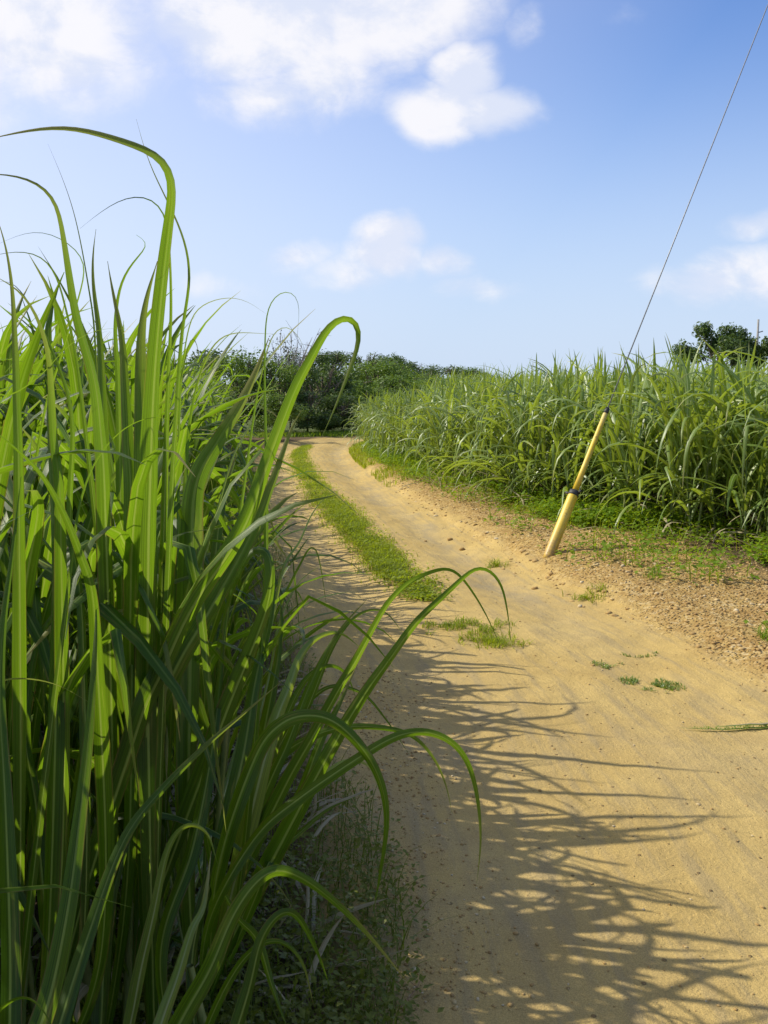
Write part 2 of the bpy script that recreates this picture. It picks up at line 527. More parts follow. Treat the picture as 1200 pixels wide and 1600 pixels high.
def build_ground():
    xs = np.concatenate([-np.geomspace(1800, 3.2, 40), np.arange(-3.0, 4.4, 0.032), np.geomspace(4.6, 1800, 48)])
    ys = np.concatenate([[-1500, -500, -120, -40, -15, -6, -3, -1, 0.3, 0.9, 1.3], np.geomspace(1.55, 42, 340), np.geomspace(44, 3500, 44)])
    X, Y = np.meshgrid(xs, ys)
    lat, arc = track_coord(X, Y)
    Z = height(X, Y, lat)
    n = len(xs); mrows = len(ys)
    co = np.stack([X, Y, Z], -1).reshape(-1, 3)
    idx = np.arange(n * mrows).reshape(mrows, n)
    F4 = np.stack([idx[:-1, :-1], idx[:-1, 1:], idx[1:, 1:], idx[1:, :-1]], -1).reshape(-1, 4)
    j = 0.30 * fbm(X, Y, 1.3, 4, 40) + 0.16 * fbm(X, Y, 6.0, 3, 41)
    w_r = 1.06 + 0.10 * sstep(7, 4, Y)
    track = sstep(w_r + 0.16, w_r - 0.12, lat + j) * sstep(-1.35, -1.1, lat + j)
    vergeR = sstep(w_r - 0.1, w_r + 0.2, lat + j) * sstep(3.9, 2.9, lat + j)
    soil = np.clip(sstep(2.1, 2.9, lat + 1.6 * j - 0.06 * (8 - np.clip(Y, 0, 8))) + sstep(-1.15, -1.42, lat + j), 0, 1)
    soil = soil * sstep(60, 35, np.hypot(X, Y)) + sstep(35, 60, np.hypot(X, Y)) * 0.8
    wet = np.exp(-((lat + j - 0.62) / 0.2) ** 2) * sstep(5, 7.5, Y) + 0.85 * np.exp(-(((X - 1.05) / 1.0) ** 2 + ((Y - 4.3 + 0.12 * X) / 0.36) ** 2) * 1.2) + 0.5 * np.exp(-((lat + j + 0.66) / 0.22) ** 2)
    wet = wet + 0.9 * np.exp(-((X - 0.02) / 0.28) ** 2 - ((Y - 3.1) / 0.8) ** 2)
    wet = np.clip(wet * (0.55 + 1.5 * fbm(X, Y, 2.1, 3, 50)), 0, 1)
    grav = np.clip(vergeR, 0, 1)
    colr = np.stack([track, grav, soil, wet], -1).reshape(-1, 4)
    uv = np.stack([arc, lat], -1).reshape(-1, 2)
    whole = mk('tmp', co, F4, smooth=True)
    nrm = np.zeros(len(co) * 3, dtype=np.float32)
    whole.vertices.foreach_get('normal', nrm)
    nrm = nrm.reshape(-1, 3)
    tf = track.reshape(-1)[F4].mean(1) > 0.5
    for name, sel in (('dirt_track', tf), ('ground', ~tf)):
        f = F4[sel]
        used, inv = np.unique(f, return_inverse=True)
        me = mk(name, co[used], inv.reshape(f.shape), [M_GROUND], uv[used])
        a = me.color_attributes.new('gmask', 'FLOAT_COLOR', 'POINT')
        a.data.foreach_set('color', colr[used].astype(np.float32).ravel())
        me.normals_split_custom_set_from_vertices(nrm[used].tolist())
        o = ob(name, me)
        o['kind'] = 'structure'
    bpy.data.meshes.remove(whole)


build_ground()


# ------------------------------------------------------------------ leaves and cane
def ribbon(path, side, widths, cols=3, fold=0.18, wav=0.0, seed=0):
    """a blade: path (n,3), side (n,3), widths (n); returns verts, faces, uv"""
    path = np.asarray(path, float); side = np.asarray(side, float); widths = np.asarray(widths, float)
    n = len(path)
    T = np.gradient(path, axis=0)
    T /= np.linalg.norm(T, axis=1, keepdims=True) + 1e-9
    S = side - (side * T).sum(1, keepdims=True) * T
    S /= np.linalg.norm(S, axis=1, keepdims=True) + 1e-9
    N = np.cross(S, T)
    us = np.linspace(-1, 1, cols)
    r = np.random.default_rng(seed)
    ph = r.random(2) * 6.28
    V = []
    tt = np.linspace(0, 1, n)
    for c, u in enumerate(us):
        wv = 0
        if wav and abs(u) > 0.6:
            wv = wav * np.sin(tt * 34 + ph[0 if u < 0 else 1]) * widths
        V.append(path + S * (u * widths / 2)[:, None] + N * (abs(u) ** 1.3 * fold * widths + wv)[:, None])
    V = np.stack(V, 1).reshape(-1, 3)
    idx = np.arange(n * cols).reshape(n, cols)
    Fq = np.stack([idx[:-1, :-1], idx[:-1, 1:], idx[1:, 1:], idx[1:, :-1]], -1).reshape(-1, 4)
    UV = np.stack(np.broadcast_arrays(((us + 1) / 2)[None, :], tt[:, None]), -1).reshape(-1, 2)
    return V, Fq, UV


def resample(P, n):
    c = catmull(P, 14)
    d = np.concatenate([[0], np.cumsum(np.linalg.norm(np.diff(c, axis=0), axis=1))])
    t = np.linspace(0, d[-1], n)
    return np.stack([np.interp(t, d, c[:, k]) for k in range(3)], -1), d[-1]


def blade_path(r, L, a0, droop, n, kink=None, tw=0.6):
    """blade growing in local X-Z plane, base at origin; returns path, side"""
    s = np.linspace(0, 1, n)
    ang = a0 + droop * s ** 2.1
    if kink:
        ang = ang + kink[1] * sstep(kink[0] - 0.06, kink[0] + 0.06, s)
    ang = np.minimum(ang, math.radians(172))
    yaw = np.cumsum(r.normal(0, 0.03, n)) + r.normal(0, 0.8) * s ** 1.5
    dx = np.sin(ang) * np.cos(yaw); dy = np.sin(ang) * np.sin(yaw); dz = np.cos(ang)
    st = L / (n - 1)
    p = np.cumsum(np.stack([dx, dy, dz], -1) * st, 0)
    p -= p[0]
    # side turns slowly round the blade
    tq = r.normal(0, tw) * s + r.normal(0, 0.25)
    side = np.stack([-np.sin(yaw) * np.cos(tq) + np.sin(tq) * dz * 0.8, np.cos(yaw) * np.cos(tq), np.sin(tq) * -np.sin(ang) * 0.8], -1)
    return p, side


def wprof(s, peak=0.3, base=0.55, ex=2.0):
    s = np.asarray(s, float)
    up = base + (1 - base) * sstep(0, peak, s)
    dn = np.clip(1 - np.clip((s - peak) / (1 - peak), 0, 1) ** ex, 0, 1) ** 0.9
    return np.maximum(up * dn, 0.03)


def gen_plant(seed, H, nleaf, wid, n=13, lean=0.06, steep=1.0, dry=2, mat_leaf=None, droopk=1.0, kp=0.3, topd=0, low=0):
    """returns list of (part name, verts, faces, uv, material)"""
    r = np.random.default_rng(seed)
    parts = []
    hs = H * 0.42
    ld = r.random() * 6.28
    top = np.array([math.cos(ld) * lean * hs * 2, math.sin(ld) * lean * hs * 2, hs])
    # stalk: jointed tube
    sv = []; k = 6; rings = 7
    for i in range(rings):
        t = i / (rings - 1)
        c = top * t
        rad = 0.013 * (1 - 0.45 * t) * (1.12 if i % 2 == 0 else 0.95)
        for q in range(k):
            a = q / k * 6.283
            sv.append((c[0] + rad * math.cos(a), c[1] + rad * math.sin(a), c[2] - (0.03 if i == 0 else 0)))
    sf = np.array([(i * k + q, i * k + (q + 1) % k, (i + 1) * k + (q + 1) % k, (i + 1) * k + q) for i in range(rings - 1) for q in range(k)])
    parts.append(('stalk', np.array(sv), sf, np.zeros((len(sv), 2)), M_STALK))
    az = r.random() * 6.28
    for i in range(nleaf):
        t = 0.08 + 0.92 * (i + 0.5) / nleaf
        az += math.pi + r.normal(0, 0.55)
        isdry = i < dry
        L = H * (0.50 + 0.22 * math.sin(t * 3.0)) * r.uniform(0.85, 1.15)
        a0 = math.radians(r.uniform(24, 40) * (1.05 - 0.85 * t) + 4) * steep
        droop = math.radians(r.uniform(35, 150) * (1.15 - 0.45 * t)) * droopk
        kink = (r.uniform(0.45, 0.8), math.radians(r.uniform(40, 115))) if r.random() < kp else None
        if isdry:
            a0 = math.radians(r.uniform(50, 90)); droop = math.radians(80); L *= 0.6
        if low and 0 < i < 5:
            a0 = math.radians(r.uniform(30, 65)); L *= 0.9; droop = math.radians(r.uniform(70, 110)); kink = None
        if i == nleaf - 1:
            a0 = math.radians(r.uniform(0, 8)); droop = math.radians(r.uniform(5, 35) + topd); kink = None; L *= 0.85 - topd * 0.002
        p, s = blade_path(r, L, a0, droop, n, kink)
        ca, sa = math.cos(az), math.sin(az)
        R = np.array([[ca, -sa, 0], [sa, ca, 0], [0, 0, 1]])
        p = p @ R.T + top * t
        s = s @ R.T
        # keep the tips off the ground
        p[:, 2] = np.maximum(p[:, 2], 0.03)
        w = wid * r.uniform(0.75, 1.15) * wprof(np.linspace(0, 1, n), r.uniform(0.25, 0.4)) * (0.6 if isdry else 1)
        V, Fq, UV = ribbon(p, s, w, 3, 0.16, 0.05, seed * 50 + i)
        parts.append(('leaf', V, Fq, UV, M_DRY if isdry else (mat_leaf or M_LEAF)))
    return parts


def proto_meshes(parts):
    return [(nm, mk('cane_' + nm, V, Fq, [m], UV)) for (nm, V, Fq, UV, m) in parts]


def place_plant(meshes, loc, rz, sc, label, group, name='sugar_cane_plant'):
    o = empty(name, loc, rz)
    o.scale = sc
    tag(o, label, 'sugar cane', group)
    for nm, me in meshes:
        ob(nm, me, o)
    return o


def edge_left(y):     # foot of the left hand cane (x on the ground)
    return np.interp(y, [0, 1.5, 2.4, 4.8, 8, 12, 16, 20, 24, 27], [-0.60, -0.52, -0.50, -0.95, -1.50, -2.30, -3.05, -3.65, -4.1, -4.1])


def rim_left(y):     # left rim of the track where the weeds grow
    return np.interp(y, [0, 1.5, 2.4, 4.8, 8, 12, 16, 20, 24, 27], [-0.45, -0.42, -0.36, -0.50, -0.90, -1.65, -2.35, -2.9, -3.2, -3.1])


EXCL = []
# prototypes --------------------------------------------------------
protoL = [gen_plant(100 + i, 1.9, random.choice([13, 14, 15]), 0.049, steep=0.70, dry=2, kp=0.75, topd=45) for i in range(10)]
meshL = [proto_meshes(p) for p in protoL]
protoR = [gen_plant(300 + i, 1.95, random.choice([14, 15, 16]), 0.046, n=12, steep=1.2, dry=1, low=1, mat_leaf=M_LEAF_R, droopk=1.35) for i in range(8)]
meshR = [proto_meshes(p) for p in protoR]


def inview(x, y, z, margin=60):
    v = np.array([x, y, z - CAM_H])
    d = v[1] * cT - v[2] * sT
    if d <= 0.3: return False
    px = 600 + F * v[0] / d
    up = v[1] * sT + v[2] * cT
    py = 800 - F * up / d
    return -margin < px < 1200 + margin and -margin < py < 1600 + margin


def topcap(x, y):
    """height the left cane may reach so that the skyline falls away to the right"""
    px = 600 + F * x / max(y, 0.5)
    py = np.interp(px, [-200, 0, 120, 230, 290, 340, 430, 520], [420, 420, 430, 440, 545, 585, 640, 660])
    return CAM_H + (HORIZ - py) / F * y


# left field --------------------------------------------------------
spots = []
r = random.Random(3)
yy = 1.25
while yy < 27:
    x = edge_left(yy) - r.uniform(0.0, 0.12)
    step = 0.22
    while x > -9:
        X = x + r.uniform(-0.07, 0.07); Y = yy + r.uniform(-0.10, 0.10)
        dfr = abs(X - edge_left(Y))
        keep = True
        # leave room round the camera and thin the field out of sight
        if math.hypot(X, Y) < 0.75: keep = False
        if Y < 1.8 and X > -0.42 * Y - 0.30: keep = False
        if Y < 2.1 and X > -0.5: keep = False
        if keep:
            spots.append((X, Y, dfr))
        x -= step if dfr < 1.6 else 0.42
        step = 0.22
    yy += 0.24 if yy < 6 else 0.36
for i in range(150):     # beside and behind the camera
    X = r.uniform(-5, -0.75); Y = r.uniform(-2.5, 1.2)
    spots.append((X, Y, 5))


def score(s):
    X, Y, dfr = s
    vis = inview(X, Y, 0.9, 250) or inview(X, Y, 1.8, 100)
    return (0 if vis else 100) + math.hypot(X, Y) + 2.2 * max(0, dfr - 0.5)


spots.sort(key=score)
NL = 125
labL = [('upright green cane plant crowded in the near left stand, in front of the far bushes', 'sugar cane plants in the left stand')]
stuffV, stuffF, stuffUV, stuffM = [], [], [], []


def stuff_mesh(name, protos, places, label, mats, skip_stalk=False):
    Vs, Fs, Us, Ms = [], [], [], []
    off = 0
    flat = []
    for p in protos:
        V = np.concatenate([q[1] for q in p]); o = 0; Fq = []
        mi = []
        for q in p:
            Fq.append(q[2] + o); o += len(q[1])
            mi.append(np.full(len(q[2]), mats.index(q[4])))
        flat.append((V, np.concatenate(Fq), np.concatenate([q[3] for q in p]), np.concatenate(mi)))
    for k, (x, y, z, rz, sx, sz) in enumerate(places):
        V, Fq, UV, mi = flat[k % len(flat)]
        c, s = math.cos(rz) * sx, math.sin(rz) * sx
        W = np.stack([V[:, 0] * c - V[:, 1] * s + x, V[:, 0] * s + V[:, 1] * c + y, V[:, 2] * sz + z], -1)
        Vs.append(W); Fs.append(Fq + off); Us.append(UV); Ms.append(mi)
        off += len(V)
    me = mk(name, np.concatenate(Vs), np.concatenate(Fs), mats, np.concatenate(Us))
    me.polygons.foreach_set('material_index', np.concatenate(Ms).astype(np.int32))
    o = ob(name, me)
    tag(o, label, kind='stuff')
    return o


rest = []
for k, (X, Y, dfr) in enumerate(spots):
    cap = min(2.25, topcap(X, Y)) if Y > 0.8 else 2.0
    Ht = max(1.15, cap * r.uniform(0.86, 1.0))
    sz = Ht / 1.9 * 1.05
    sx = sz * r.uniform(0.85, 1.05) * (0.78 if dfr < 0.35 else 1.0)
    z = hz(X, Y) - 0.01
    rz = r.uniform(0, 6.28)
    if k < NL:
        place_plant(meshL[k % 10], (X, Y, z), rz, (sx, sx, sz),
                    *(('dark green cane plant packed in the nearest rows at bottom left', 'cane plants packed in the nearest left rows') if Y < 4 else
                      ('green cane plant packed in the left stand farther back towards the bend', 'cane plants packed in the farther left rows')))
    else:
        rest.append((X, Y, z, rz, sx, sz))
protoLs = [gen_plant(150 + i, 1.9, 9, 0.05, n=8, steep=0.62, dry=1) for i in range(5)]
stuff_mesh('sugar_cane_field', protoLs, rest, 'dense green sugar cane filling the field behind the left front row', [M_STALK, M_LEAF, M_DRY])


# traced blades -------------------------------------------------------
def hero_leaf(parent, org, pts, w_px, a0=0.0, a1=0.0, d0=None, fold=0.2, peak=0.35, base=0.5, material=None, label=None, n=110, cols=5, ex=1.15, root=True, name='leaf', tipw=0.03):
    """pts: (px, py, depth); a: turn of the blade about its own axis, 0 = face to the camera"""
    P = [np.array(U(*p)) for p in pts]
    if root:
        t0 = (P[0] - P[1]) / np.linalg.norm(P[0] - P[1])
        reach = min(0.9, max(0.2, P[0][2]) / max(0.5, -t0[2])) * 0.55
        e0 = P[0] + t0 * reach
        b = np.array([org[0], org[1], 0.02 + org[2]])
        P = [b, e0 * 0.7 + b * 0.3] + P if e0[2] > 0.25 else [b * 0.6 + e0 * 0.4] + P
        P[0][2] = max(P[0][2], 0.03)
    path, L = resample(P, n)
    s = np.linspace(0, 1, n)
    for _ in range(4):
        path[1:-1] = path[1:-1] * 0.5 + (path[:-2] + path[2:]) * 0.25
    T = np.gradient(path, axis=0); T /= np.linalg.norm(T, axis=1, keepdims=True)
    view = path - np.array([0, 0, CAM_H]); view /= np.linalg.norm(view, axis=1, keepdims=True)
    S0 = np.cross(T, view); S0 /= np.linalg.norm(S0, axis=1, keepdims=True) + 1e-9
    # keep the sense of the side vector continuous
    N0 = np.cross(S0, T)
    if a0 == 0.0:
        a0 = -0.6 if (pts[1][0] + pts[0][1]) % 4 else 0.35
    a = a0 + (-abs(a1) - a0) * sstep(0.3, 0.9, s)
    S = S0 * np.cos(a)[:, None] + N0 * np.sin(a)[:, None]
    dmid = pts[len(pts) // 2][2]
    w = 0.98 * w_px / F * dmid * np.maximum(wprof(s, peak * 0.95, base, ex), tipw)
    V, Fq, UV = ribbon(path, S, w, cols, fold, 0.03, int(abs(pts[0][0] * 7 + pts[0][1])))
    V = V - np.array(org)
    o = ob(name, mk('cane_leaf_blade', V, Fq, [material or M_LEAF], UV), parent)
    if label: o['label'] = label
    return o


def hero_plant(bx, by, label, leaves, stalk_h=0.7, group=None):
    org = (bx, by, hz(bx, by) - 0.01)
    e = empty('sugar_cane_plant', org)
    tag(e, label, 'sugar cane', group)
    nm, V, Fq, UV, m = gen_plant(int(bx * 1000 + by * 77) % 9999, 1.7, 1, 0.04)[0]
    ob('stalk', mk('cane_stalk', V * np.array([1, 1, stalk_h / 0.7]), Fq, [m], UV), e)
    for lf in leaves:
        pts, w = lf[0], lf[1]
        kw = lf[2] if len(lf) > 2 else {}
        hero_leaf(e, org, pts, w, **kw)
    return e


def D(pts, d0, d1=None):
    """attach depths running from d0 to d1"""
    d1 = d0 if d1 is None else d1
    n = len(pts)
    return [(p[0], p[1], d0 + (d1 - d0) * i / (n - 1)) for i, p in enumerate(pts)]


exec_heroes = []
hero_plant(-0.50, 1.92, 'tallest cane plant, its top blade bending over and sweeping left across the sky', [
    (D([(232, 900), (235, 760), (241, 600), (254, 450), (268, 330), (273, 290), (262, 250), (230, 232), (170, 212), (110, 198), (50, 202), (-30, 220)], 1.95, 1.75), 42, dict(a1=0.7, peak=0.55, label='broad upright blade folding over to the left at its top')),
    (D([(228, 900), (226, 760), (222, 640), (220, 540), (228, 470), (246, 408)], 1.98, 2.0), 40, dict(peak=0.7)),
    (D([(270, 760), (278, 620), (285, 520), (296, 450), (296, 410), (285, 365), (260, 310), (240, 270), (225, 230), (213, 186)], 2.0, 2.0), 15, dict(a1=0.6, peak=0.4)),
    (D([(262, 640), (268, 500), (266, 400), (258, 330), (232, 306), (200, 307), (165, 325), (125, 357)], 2.05, 1.9), 14, dict(a1=0.8, peak=0.5)),
], 0.8)
hero_plant(-0.64, 1.98, 'tall broad bladed cane plant just left of the tallest one', [
    (D([(165, 800), (158, 680), (148, 590), (122, 500), (105, 400), (95, 340), (84, 305), (50, 280), (0, 271), (-40, 272)], 1.9, 1.8), 32, dict(a1=0.7, peak=0.6)),
    (D([(205, 820), (200, 700), (195, 600), (190, 525), (176, 455), (168, 408)], 2.0, 2.1), 28, dict(peak=0.65)),
    (D([(165, 800), (160, 620), (155, 520), (146, 450), (145, 400), (150, 358)], 2.2, 2.3), 22, dict(peak=0.6)),
    (D([(150, 560), (140, 460), (120, 350), (100, 285), (75, 225)], 2.3, 2.4), 7, dict(peak=0.3)),
    (D([(186, 640), (180, 520), (187, 450), (202, 418), (222, 394), (236, 382), (230, 374), (213, 367)], 2.2, 2.1), 20, dict(peak=0.5, a1=0.4)),
    (D([(130, 640), (100, 470), (82, 418), (64, 398), (35, 392), (0, 396), (-30, 405)], 2.1, 2.0), 14, dict(peak=0.4, a1=0.5)),
], 0.8)
hero_plant(-0.76, 1.76, 'cane plant cut by the left frame edge with blades arching out of view', [
    (D([(30, 800), (26, 620), (22, 500), (18, 440), (8, 380), (-8, 330)], 1.7, 1.7), 24, dict(peak=0.6)),
    (D([(95, 820), (85, 700), (80, 600), (75, 545), (56, 490), (30, 452), (-15, 428)], 1.7, 1.6), 28, dict(peak=0.6, a1=0.3)),
    (D([(60, 700), (95, 560), (130, 440), (130, 400), (80, 364), (40, 363), (0, 380)], 2.2, 2.0), 10, dict(peak=0.4, a1=0.6)),
    (D([(-30, 640), (0, 630), (60, 592), (82, 568), (100, 545), (130, 523), (160, 512), (197, 513)], 1.6, 1.75), 11, dict(peak=0.4, a0=0.5, a1=0.8)),
    (D([(110, 900), (125, 790), (150, 720), (185, 677), (215, 658), (255, 650), (290, 668)], 1.7, 1.9), 12, dict(peak=0.5, a0=0.2, a1=0.9)),
    (D([(150, 1000), (125, 865), (75, 755), (30, 705), (-20, 665)], 1.6, 1.4), 30, dict(peak=0.6, a0=0.3, a1=0.3)),
    (D([(90, 1000), (88, 840), (82, 740), (76, 640), (80, 560)], 1.75, 1.9), 26, dict(peak=0.6)),
    (D([(130, 1000), (110, 820), (112, 640), (60, 500), (20, 440), (0, 440)], 1.9, 2.0), 18, dict(peak=0.5, a1=0.6)),
], 0.7)
hero_plant(-0.45, 2.15, 'cane plant left of the track bend with thin looping tips against the sky', [
    (D([(300, 900), (305, 760), (340, 690), (372, 637), (400, 580), (420, 528)], 2.3, 2.5), 42, dict(peak=0.65, label='broad blade leaning right')),
    (D([(410, 1000), (416, 850), (416, 700), (414, 600), (415, 515), (420, 477), (435, 457), (455, 452), (468, 470), (465, 518)], 2.3, 2.4), 11, dict(peak=0.3, a1=0.6)),
    (D([(290, 760), (300, 640), (316, 575), (330, 545), (346, 526), (370, 519), (400, 521), (432, 522)], 2.4, 2.5), 13, dict(peak=0.4, a1=0.6)),
    (D([(280, 720), (285, 580), (300, 495), (320, 475), (350, 465), (382, 468), (415, 490)], 2.5, 2.6), 10, dict(peak=0.4, a1=0.8)),
    (D([(390, 700), (410, 580), (425, 525), (442, 508), (458, 513), (472, 535), (480, 556)], 2.5, 2.6), 9, dict(peak=0.4, a1=0.5)),
    (D([(350, 760), (395, 660), (430, 600), (470, 545)], 2.6, 2.8), 6, dict(peak=0.4, material=M_LEAF_R)),
    (D([(270, 700), (290, 560), (302, 520), (312, 560), (312, 590)], 2.5, 2.5), 9, dict(peak=0.4)),
], 0.8)
hero_plant(-0.62, 2.10, 'cane plant with one very long blade hooking over beside the far bushes', [
    (D([(215, 1140), (250, 1060), (300, 950), (380, 830), (420, 720), (460, 612), (490, 556), (515, 510), (540, 493), (558, 500), (562, 530), (541, 590), (520, 645), (503, 682)], 1.95, 2.15), 37, dict(peak=0.52, a1=0.6, label='long blade with pale midrib hooking over at the top')),
    (D([(250, 1100), (330, 950), (390, 840), (430, 740), (455, 670), (472, 640)], 2.1, 2.3), 34, dict(peak=0.6)),
    (D([(340, 1150), (392, 1020), (420, 940), (424, 880), (415, 856), (392, 858), (370, 900), (350, 960), (338, 1015)], 2.2, 2.2), 36, dict(peak=0.55, a1=0.7)),
    (D([(415, 1010), (443, 885), (467, 850), (487, 803), (513, 773), (535, 763)], 3.0, 3.2), 12, dict(peak=0.3, material=M_LEAF_R)),
    (D([(415, 1080), (433, 985), (450, 940), (473, 903), (515, 876)], 3.0, 3.1), 11, dict(peak=0.3, material=M_LEAF_R)),
    (D([(370, 1100), (440, 940), (470, 880), (488, 850), (500, 880), (512, 960)], 3.3, 3.3), 9, dict(peak=0.3)),
], 0.8)
hero_plant(-0.42, 2.42, 'cane plant leaning over the track, two broad blades pointing up to the right', [
    (D([(470, 1260), (530, 1150), (573, 1080), (607, 1033), (650, 973), (690, 935), (722, 905), (745, 886), (765, 891), (783, 913), (793, 957), (798, 1000)], 2.3, 2.35), 34, dict(peak=0.36, a0=-0.3, a1=0.5, ex=0.8)),
    (D([(440, 1240), (490, 1150), (527, 1082), (555, 1035), (582, 985), (607, 942), (640, 910), (678, 893), (706, 889), (733, 918), (760, 962), (782, 1010)], 2.4, 2.5), 30, dict(peak=0.36, a1=0.7, ex=0.75)),
    (D([(410, 1250), (450, 1160), (480, 1080), (510, 1018), (540, 973), (575, 935)], 2.4, 2.5), 20, dict(peak=0.5)),
    (D([(400, 1240), (430, 1130), (452, 1075), (467, 1030), (487, 1003), (510, 990), (535, 990), (560, 1010)], 2.35, 2.5), 30, dict(peak=0.55, a0=0.2, a1=0.4, material=M_LEAF_R, label='pale glossy blade arched over')),
    (D([(340, 1360), (400, 1180), (440, 1130), (470, 1118), (513, 1122), (554, 1155), (589, 1207), (604, 1272), (596, 1353), (583, 1425)], 2.1, 2.15), 27, dict(peak=0.5, a0=0.5, a1=0.3)),
    (D([(330, 1430), (400, 1307), (467, 1248), (554, 1188), (617, 1151), (663, 1143), (704, 1158), (730, 1190), (745, 1242), (751, 1312), (745, 1380)], 2.1, 2.25), 19, dict(peak=0.5, a0=0.4, a1=0.3)),
    (D([(420, 1200), (490, 1150), (550, 1135), (617, 1140), (652, 1155), (681, 1190), (698, 1231), (706, 1270)], 2.5, 2.6), 16, dict(peak=0.5, a0=0.6, a1=0.2)),
    (D([(400, 1400), (425, 1340), (470, 1300), (512, 1265), (555, 1245)], 2.3, 2.4), 16, dict(peak=0.5, a0=0.3)),
    (D([(390, 1280), (470, 1130), (520, 1010), (560, 960), (600, 955), (630, 990)], 2.9, 3.0), 12, dict(peak=0.5)),
    (D([(430, 1180), (500, 1080), (560, 1080), (600, 1120), (640, 1180)], 3.1, 3.2), 10, dict(peak=0.4)),
    (D([(430, 1330), (470, 1240), (500, 1160), (530, 1100), (548, 1060), (560, 1035)], 2.5, 2.7), 20, dict(peak=0.5)),
    (D([(380, 1330), (420, 1200), (452, 1110), (480, 1060), (512, 1040), (540, 1052), (556, 1090)], 2.6, 2.7), 20, dict(peak=0.5, a1=0.4)),
    (D([(400, 1380), (450, 1290), (500, 1220), (540, 1190), (575, 1196), (590, 1230)], 2.5, 2.6), 17, dict(peak=0.5, a1=0.4, material=M_LEAF_R)),
    (D([(360, 1390), (390, 1250), (415, 1130), (432, 1040), (440, 970), (436, 930)], 2.6, 2.8), 24, dict(peak=0.55)),
], 0.6)
hero_plant(-0.62, 1.45, 'nearest cane plant at bottom left with wide ribbed blades rising from the frame edge', [
    (D([(40, 1680), (78, 1560), (108, 1410), (122, 1300), (137, 1170), (146, 1050), (150, 985), (150, 930)], 1.35, 1.6), 52, dict(peak=0.28, base=0.8, fold=0.12, label='wide ribbed blade with a yellow tip')),
    (D([(70, 1690), (100, 1580), (135, 1470), (192, 1315), (250, 1237), (327, 1160), (375, 1120), (445, 1060)], 1.4, 1.9), 34, dict(peak=0.35, base=0.7, a0=0.3, a1=0.2)),
    (D([(14, 1700), (16, 1500), (8, 1250), (0, 1100), (4, 980), (20, 860), (33, 745)], 1.35, 1.6), 34, dict(peak=0.45)),
    (D([(-60, 1640), (-20, 1600), (8, 1570), (38, 1556), (64, 1572), (92, 1625)], 1.3, 1.25), 26, dict(peak=0.45, a0=0.5, a1=0.5)),
    (D([(-60, 1150), (-20, 1075), (10, 1062), (50, 1061), (95, 1072), (140, 1098)], 1.6, 1.7), 20, dict(peak=0.4, a0=0.7, a1=0.9, material=M_LEAF_R)),
    (D([(60, 1300), (40, 1150), (60, 1000), (110, 930), (130, 880), (120, 850)], 1.8, 1.9), 22, dict(peak=0.5)),
], 0.35)
hero_plant(-0.33, 1.85, 'low cane plant at the bottom whose blades arch right over the dark weeds', [
    (D([(240, 1700), (280, 1600), (327, 1517), (362, 1435), (397, 1382), (432, 1359), (478, 1376), (525, 1412), (572, 1458), (638, 1536)], 1.7, 1.85), 33, dict(peak=0.35, base=0.7, a0=0.1, a1=0.5)),
    (D([(345, 1690), (373, 1600), (391, 1540), (408, 1470), (435, 1430), (461, 1429), (490, 1476), (515, 1540)], 1.75, 1.85), 30, dict(peak=0.4, base=0.7, a1=0.5)),
    (D([(352, 1400), (373, 1437), (402, 1470), (425, 1540), (450, 1610)], 1.85, 1.8), 15, dict(peak=0.4, root=False)),
    (D([(230, 1690), (252, 1600), (277, 1528), (300, 1452), (318, 1415), (330, 1330)], 1.8, 1.95), 26, dict(peak=0.45, material=M_LEAF_R)),
    (D([(250, 1500), (300, 1330), (330, 1180), (345, 1050), (350, 960)], 2.0, 2.3), 24, dict(peak=0.55)),
    (D([(200, 1690), (212, 1560), (240, 1430), (262, 1330), (290, 1290), (322, 1300), (340, 1350)], 1.9, 1.9), 24, dict(peak=0.5, a1=0.5, material=M_LEAF_R)),
    (D([(300, 1690), (330, 1590), (380, 1500), (430, 1470), (470, 1500), (490, 1570)], 2.0, 2.0), 15, dict(peak=0.45, a1=0.4)),
    (D([(170, 1690), (160, 1560), (172, 1420), (196, 1330), (215, 1280)], 1.9, 2.0), 26, dict(peak=0.6)),
    (D([(300, 1500), (345, 1330), (380, 1180), (400, 1060), (425, 950), (430, 880)], 2.1, 2.4), 26, dict(peak=0.6)),
], 0.35)


